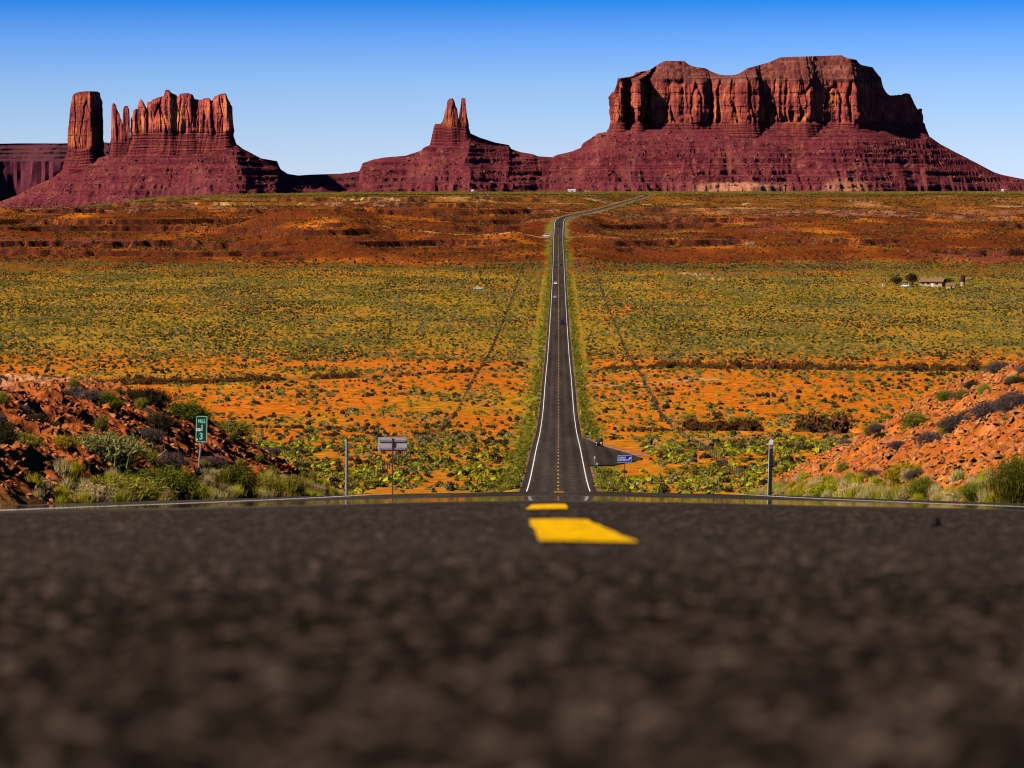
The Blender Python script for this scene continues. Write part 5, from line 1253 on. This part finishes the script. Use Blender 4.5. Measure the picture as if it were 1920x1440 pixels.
def make_car(kind, col, name, label, loc, rz):
    lo, up = PROF[kind]; w = {'car': 0.9, 'suv': 0.96, 'van': 1.02, 'pickup': 0.98}[kind]
    c = empty(name, loc, rz); tag(c, label, name.split('_')[-1] if name != 'pickup_truck' else 'truck', 'vehicles on and by the road')
    MB().prism(lo, -w, w, lambda z: 0.06 * max(0, z - 0.6)).build('body', PAINT[col], c, bevel=0.06)
    zb, zt = up[0][1], up[1][1]
    nar = lambda z: 0.06 + 0.24 * (z - zb) / (zt - zb)
    cab = MB().prism(up, -w, w, nar).build('cabin', PAINT[col], c, bevel=0.05)
    def lerp(a, b, t): return tuple(a[i] * (1 - t) + b[i] * t for i in range(2))
    for nm, (a, b), sy in (('rear_window', (up[0], up[1]), -1), ('windscreen', (up[3], up[2]), 1)):
        m = MB(); p0, p1 = lerp(a, b, 0.15), lerp(a, b, 0.88); q0, q1 = w - nar(p0[1]) - 0.08, w - nar(p1[1]) - 0.08; e_ = 0.012 * sy
        m.quad((-q0, p0[0] + e_, p0[1] + 0.01), (q0, p0[0] + e_, p0[1] + 0.01), (q1, p1[0] + e_, p1[1] + 0.01), (-q1, p1[0] + e_, p1[1] + 0.01)); m.build(nm, glass, cab)
    for sx_ in (-1, 1):
        m = MB(); z0 = zb + 0.12 * (zt - zb); z1 = zt - 0.15 * (zt - zb); y0 = up[0][0] + 0.35; y1 = up[3][0] - 0.35; y2 = up[2][0] - 0.05; y3 = up[1][0] + 0.15
        X = lambda z: sx_ * (w - nar(z) + 0.012)
        m.quad((X(z0), y0, z0), (X(z0), y1, z0), (X(z1), y2, z1), (X(z1), y3, z1)); m.build('side_window', glass, cab)
        for yy_ in (lo[0][0] + 0.78, lo[-1][0] - 0.85):
            r_ = 0.34 if kind == 'car' else 0.4
            ty = MB().tube([(sx_ * (w - 0.2), yy_, r_), (sx_ * (w + 0.02), yy_, r_)], r_, 16).build('wheel', rubber, c); MB().tube([(sx_ * (w + 0.005), yy_, r_), (sx_ * (w + 0.035), yy_, r_)], r_ * 0.6, 12).build('rim', chrome, ty)
        MB().box((sx_ * (w - 0.25), lo[-2][0] - 0.03, lo[-2][1] + 0.02), (0.34, 0.12, 0.16)).build('headlight', lampw, c, bevel=0.02)
        MB().box((sx_ * (w - 0.16), lo[1][0] + 0.02, lo[1][1] + 0.02), (0.2, 0.1, 0.22)).build('tail_light', lampr, c, bevel=0.02)
    MB().box((0, lo[-1][0], lo[-1][1] + 0.1), (2 * w - 0.1, 0.16, 0.2)).build('bumper', black, c, bevel=0.03); MB().box((0, lo[0][0], lo[0][1] + 0.1), (2 * w - 0.1, 0.16, 0.2)).build('bumper', black, c, bevel=0.03)
    return c
def on_road(px, D, lat): return (float(_rx(D)) + lat, D, float(road_z(lat, D)))
make_car('van', 'black', 'delivery_van', 'large black van driving away, nearest vehicle on the far road', on_road(0, 1225, 1.75), -0.016)
make_car('car', 'silver', 'car', 'silver-white car driving towards the viewer, nearer of the two pale ones', on_road(0, 1500, -1.9), PI - 0.016)
make_car('suv', 'white', 'car', 'white car driving towards the viewer, farther of the two pale ones', on_road(0, 1672, -1.7), PI - 0.016)
make_car('car', 'black', 'car', 'small dark car driving away, halfway up the far road', on_road(0, 1925, 1.7), -0.016)
make_car('suv', 'black', 'car', 'dark car in the bend at the head of the straight road', on_road(0, 2410, -1.4), PI - 0.1)
p = hit(897, 543, 1200, 2400); make_car('pickup', 'white', 'pickup_truck', 'white pickup truck parked in the brush left of the road', (p.x, p.y, p.z), PI / 2 + 0.1)
X = float(_rx(2335)) - 10; make_car('van', 'white', 'delivery_van', 'white van waiting on the dirt track left of the upper road', (X, 2335, float(surf(X, 2335)) + 0.1), PI / 2)

# ------------------------------------------------------------------ riders at the pull-out
def person(label, loc, rz, joints, edges, radii, cloth, helm, h_at, helm_r=0.135):
    me = bpy.data.meshes.new('person'); me.from_pydata(joints, edges, []); o = link('person', me, cloth, None, loc, (0, 0, rz))
    sk = o.modifiers.new('skin', 'SKIN'); ly = me.skin_vertices[0] if me.skin_vertices else None
    if ly is None:
        bm = bmesh.new(); bm.from_mesh(me); bm.verts.layers.skin.verify(); bm.to_mesh(me); bm.free(); ly = me.skin_vertices[0]
    for i, r_ in enumerate(radii): ly.data[i].radius = (r_, r_)
    ly.data[0].use_root = True
    ss = o.modifiers.new('smooth', 'SUBSURF'); ss.levels = 1; ss.render_levels = 1
    tag(o, label, 'person', 'riders at the pull-out')
    r = helm_r; m = MB(); m.tube([(h_at[0], h_at[1], h_at[2] + dz) for dz in (-r * 1.0, -r * 0.75, -r * 0.2, r * 0.35, r * 0.8, r * 1.02)], [r * 0.55, r * 0.85, r, r * 0.95, r * 0.6, r * 0.1], 12)
    hm = m.build('helmet', helm, o, smooth=True)
    MB().box((h_at[0], h_at[1] - r * 0.88, h_at[2] - 0.01), (r * 1.3, r * 0.3, r * 0.6)).build('visor', glass, hm, bevel=0.02)
    return o
navy = plain('navy_jacket', (0.012, 0.022, 0.075), (0.008, 0.014, 0.05), 8, 0.8, 0.2)
blackc = plain('black_leathers', (0.010, 0.010, 0.013), (0.018, 0.018, 0.022), 8, 0.6, 0.3)
helm_b = plain('blue_helmet', (0.06, 0.22, 0.50), (0.05, 0.18, 0.4), 8, 0.25, 0.6)
helm_k = plain('black_helmet', (0.01, 0.01, 0.012), (0.015, 0.015, 0.018), 8, 0.25, 0.6)
J = [(0, 0, 0.95), (0, 0.02, 1.2), (0, -0.02, 1.45), (0, -0.05, 1.55), (0, -0.06, 1.66), (-0.1, 0, 0.9), (-0.11, -0.03, 0.5), (-0.12, 0.03, 0.08), (-0.13, -0.12, 0.04), (0.1, 0, 0.9), (0.12, 0.0, 0.5), (0.13, 0.05, 0.08), (0.15, -0.1, 0.04),
     (-0.2, -0.02, 1.43), (-0.27, 0.02, 1.14), (-0.2, -0.2, 1.02), (0.2, -0.02, 1.43), (0.27, 0.04, 1.14), (0.2, -0.18, 1.05), (-0.16, -0.27, 1.0), (0.16, -0.25, 1.03)]
E = [(0, 1), (1, 2), (2, 3), (3, 4), (0, 5), (5, 6), (6, 7), (7, 8), (0, 9), (9, 10), (10, 11), (11, 12), (2, 13), (13, 14), (14, 15), (2, 16), (16, 17), (17, 18), (15, 19), (18, 20)]
R_ = [0.15, 0.16, 0.15, 0.06, 0.09, 0.1, 0.075, 0.06, 0.045, 0.1, 0.075, 0.06, 0.045, 0.075, 0.055, 0.045, 0.075, 0.055, 0.045, 0.035, 0.035]
p = hit(1221, 842, 380, 620)
person('person in a dark blue jacket standing among shrubs right of the pull-out', (p.x, p.y, p.z), 0.5, J, E, R_, navy, helm_k, (0, -0.06, 1.70))
Dm = 500.0; X = float(xpx(1128.5, 838, Dm)); zp = float(surf(X, Dm) + 0.14)
person('person with a blue helmet standing beside the parked motorcycle', (X, Dm, zp), -0.6, [(a, b - 0.25 * max(0, c - 0.95), c * (1 - 0.04 * (c > 1))) for a, b, c in J], E, R_, blackc, helm_b, (0, -0.24, 1.62), 0.15)
Xm = float(xpx(1121.5, 838, Dm)); mc = empty('motorcycle', (Xm, Dm - 0.3, zp), math.radians(158)); tag(mc, 'dark touring motorcycle with side cases parked on the pull-out', 'motorcycle')
def wheel(y):
    w = MB(); n = 20
    pts = [(0, y + 0.29 * math.cos(2 * PI * i / n), 0.32 + 0.29 * math.sin(2 * PI * i / n)) for i in range(n + 1)]
    w.tube(pts, 0.06, 8, False); o = w.build('wheel', rubber, mc, smooth=True)
    MB().tube([(-0.06, y, 0.32), (0.06, y, 0.32)], 0.11, 12).build('hub', chrome, o)
    for i in range(5): MB().tube([(0, y, 0.32), (0, y + 0.26 * math.cos(1.257 * i), 0.32 + 0.26 * math.sin(1.257 * i))], 0.018, 6).build('spoke', chrome, o)
wheel(0.78); wheel(-0.72)
MB().prism([(-0.5, 0.42), (-0.35, 0.72), (0.05, 0.78), (0.3, 0.72), (0.42, 0.4), (0.1, 0.22), (-0.3, 0.22)], -0.2, 0.2).build('engine', blackc, mc, bevel=0.05)
MB().prism([(-0.05, 0.74), (-0.02, 0.98), (0.35, 1.0), (0.48, 0.8), (0.3, 0.7)], -0.17, 0.17).build('fuel_tank', PAINT['black'], mc, bevel=0.06)
MB().prism([(-0.85, 0.78), (-0.85, 0.88), (-0.35, 0.86), (-0.05, 0.82), (-0.05, 0.74), (-0.5, 0.70)], -0.16, 0.16).build('seat', blackc, mc, bevel=0.04)
MB().prism([(0.42, 0.62), (0.45, 1.02), (0.62, 1.1), (0.85, 0.9), (0.8, 0.62)], -0.26, 0.26, lambda z: 0.1 * max(0, z - 0.7)).build('fairing', PAINT['black'], mc, bevel=0.05)
MB().prism([(0.5, 1.08), (0.36, 1.42), (0.385, 1.42), (0.6, 1.08)], -0.2, 0.2).build('windscreen', glass, mc)
MB().box((0, 0.86, 0.82), (0.24, 0.06, 0.16)).build('headlight', lampw, mc, bevel=0.02)
MB().tube([(-0.42, 0.2, 1.08), (-0.15, 0.4, 1.06), (0.15, 0.4, 1.06), (0.42, 0.2, 1.08)], 0.022, 8).build('handlebar', blackc, mc)
for sx_ in (-1, 1):
    MB().tube([(sx_ * 0.1, 0.5, 0.95), (sx_ * 0.1, 0.78, 0.32)], 0.035, 8).build('fork', chrome, mc); MB().box((sx_ * 0.36, -0.68, 0.66), (0.2, 0.5, 0.36)).build('side_case', white if sx_ < 0 else blackc, mc, bevel=0.05)
    MB().tube([(sx_ * 0.2, 0.1, 0.28), (sx_ * 0.24, -0.8, 0.34)], 0.05, 8).build('exhaust', chrome, mc)
MB().box((0, -0.95, 1.02), (0.42, 0.36, 0.32)).build('top_case', blackc, mc, bevel=0.06)

# ------------------------------------------------------------------ homestead on the plain
stucco = plain('tan_stucco', (0.55, 0.33, 0.17), (0.40, 0.22, 0.11), 1.5, 0.9, 0.1); roofm = plain('brown_shingle', (0.26, 0.14, 0.075), (0.17, 0.09, 0.05), 3, 0.9, 0.1); darkw = plain('dark_wood', (0.05, 0.03, 0.02), (0.03, 0.02, 0.015), 4, 0.9, 0.1)
rust = plain('rusty_tank', (0.085, 0.022, 0.016), (0.045, 0.014, 0.012), 3, 0.8, 0.2); stone = plain('stone_base', (0.46, 0.30, 0.19), (0.3, 0.18, 0.11), 2, 0.9, 0.1)
D0 = 1655.0
def site(px, D): X = float(xpx(px, 533, D)); return (X, D, float(surf(X, D)))
hs_ = empty('house', site(1749, D0), math.radians(-24)); tag(hs_, 'low tan ranch house with a brown roof and a dark end wall', 'house')
MB().box((0, 0, 1.3), (13.0, 8.0, 2.9)).build('wall', stucco, hs_)
rf = MB().prism([(-4.9, 2.7), (0, 5.0), (4.9, 2.7)], -7.2, 7.2).build('roof', roofm, hs_); MB().box((4.6, 0.4, 5.0), (0.9, 0.9, 1.6)).build('chimney', stone, rf)
for xx in (-4.6, -1.6, 3.4):
    wn = MB().box((xx, -4.02, 1.65), (1.5, 0.1, 1.1)).build('window', glass, hs_); MB().box((xx, -4.06, 1.06), (1.8, 0.16, 0.12)).build('sill', white, wn)
dr = MB().box((0.9, -4.03, 1.1), (1.1, 0.1, 2.1)).build('door', white, hs_); MB().tube([(1.3, -4.1, 1.1), (1.3, -4.16, 1.1)], 0.05, 8).build('handle', steel, dr)
sh_ = empty('shed', site(1783, D0 - 30), math.radians(-20)); tag(sh_, 'small low shed in front of the ranch house', 'shed')
MB().box((0, 0, 0.9), (5.0, 3.4, 1.9)).build('wall', stucco, sh_); MB().prism([(-2.1, 1.8), (0, 3.0), (2.1, 1.8)], -3.0, 3.0).build('roof', roofm, sh_); MB().box((0.6, -1.73, 0.8), (1.0, 0.08, 1.5)).build('door', darkw, sh_)
tk = empty('water_tank', site(1805, D0)); tag(tk, 'dark rusty upright water tank on a pale stone base by the ranch house', 'tank')
MB().tube([(0, 0, -0.2), (0, 0, 2.6)], [1.35, 1.25], 16).build('base', stone, tk); bd = MB().tube([(0, 0, 2.6), (0.1, 0, 6.0), (0.15, 0, 6.5)], [1.3, 1.35, 0.9], 18).build('barrel', rust, tk)
for zz_ in (3.2, 4.3, 5.4): MB().tube([(0.05, 0, zz_), (0.05, 0, zz_ + 0.15)], 1.42, 18).build('hoop', darkw, bd)
bx_ = empty('white_hut', site(1656, D0 - 8)); tag(bx_, 'tiny white outhouse left of the homestead trees', 'outhouse'); MB().box((0, 0, 0.9), (1.2, 1.4, 1.9)).build('wall', white, bx_); MB().prism([(-0.85, 1.85), (0.85, 2.15), (0.85, 2.25), (-0.85, 1.95)], -0.75, 0.75).build('roof', roofm, bx_); MB().box((0.0, -0.72, 0.8), (0.6, 0.05, 1.5)).build('door', stucco, bx_)
make_car('suv', 'white', 'car', 'white car parked under the homestead trees', site(1697, D0 - 12), PI / 2 - 0.3)
bark = plain('tree_bark', (0.09, 0.06, 0.04), (0.05, 0.035, 0.025), 4, 0.9, 0.1)
crown_me = with_mat(leaf_cloud(77, 1500, 0.5, 0.9, 0.06, core=False), 'dark')
crown_me2 = with_mat(leaf_cloud(78, 1500, 0.55, 0.8, 0.06, core=False), 'green')
for (px, D, w, h, cm, lab) in ((1681, D0 + 6, 8.5, 5.0, crown_me, 'broad low dark tree left of the parked white car'), (1710, D0 + 2, 8.0, 7.0, crown_me, 'taller dark tree left of the ranch house'), (1772, D0 + 14, 9.0, 5.0, crown_me2, 'tree behind the right end of the ranch house')):
    t = empty('tree', site(px, D)); tag(t, lab, 'tree', 'trees at the homestead')
    tr = MB().tube([(0, 0, -0.2), (0.1, 0, 1.0), (0.2, 0.1, h * 0.55)], [0.3, 0.24, 0.12], 8)
    for i in range(6):
        a = i * 1.05; tr.tube([(0.1, 0, 0.9 + 0.15 * i), (0.2 * w * math.cos(a), 0.2 * w * math.sin(a), h * 0.55), (0.32 * w * math.cos(a), 0.32 * w * math.sin(a), h * 0.75)], [0.12, 0.07, 0.03], 6)
    tr.build('trunk', bark, t); link('crown', cm, None, t, (0, 0, h * 0.18), None, (w, w, h * 0.95))
# scattered far buildings at the foot of the slopes
for (px, py, D, w, h, m, lab) in ((1072, 358.5, 6300, 16, 5, white, 'pale far trailer house below the slopes right of the chimney rock'), (1101, 358.5, 6300, 12, 4, stucco, 'tan far cabin below the slopes beside the road'), (886, 359.5, 6250, 6, 5, white, 'tiny white far hut below the chimney rock'), (1880, 351, 6650, 5, 5, white, 'tiny white far hut on the slope at the right edge')):
    X = float(xpx(px, py, D)); z = float(max(surf(X, D), talus_z(X, D))); q = empty('far_house', (X, D, z)); tag(q, lab, 'house')
    MB().box((0, 0, h * 0.35), (w, 6, h * 0.75)).build('wall', m, q); MB().prism([(-3.6, h * 0.7), (0, h * 1.05), (3.6, h * 0.7)], -w * 0.54, w * 0.54).build('roof', roofm if m is stucco else white, q); MB().box((w * 0.1, -3.03, h * 0.3), (w * 0.12, 0.1, h * 0.5)).build('door', darkw, q)
# a stray stone on the near asphalt
me_ = rocks[7].copy(); me_.materials.clear(); me_.materials.append(plain('dark_stone', (0.016, 0.012, 0.010), (0.03, 0.022, 0.018), 40, 0.9, 0.1))
Yp = 7.3; Xp = (1758 - 960) / F * Yp; tag(link('pebble', me_, None, None, (Xp, Yp, float(road_z(Xp - float(_rx(Yp)), Yp)) + 0.02), (0.1, 0.1, 0.6), (0.042, 0.044, 0.075)), 'small dark stone lying on the near asphalt at the right', 'stone')
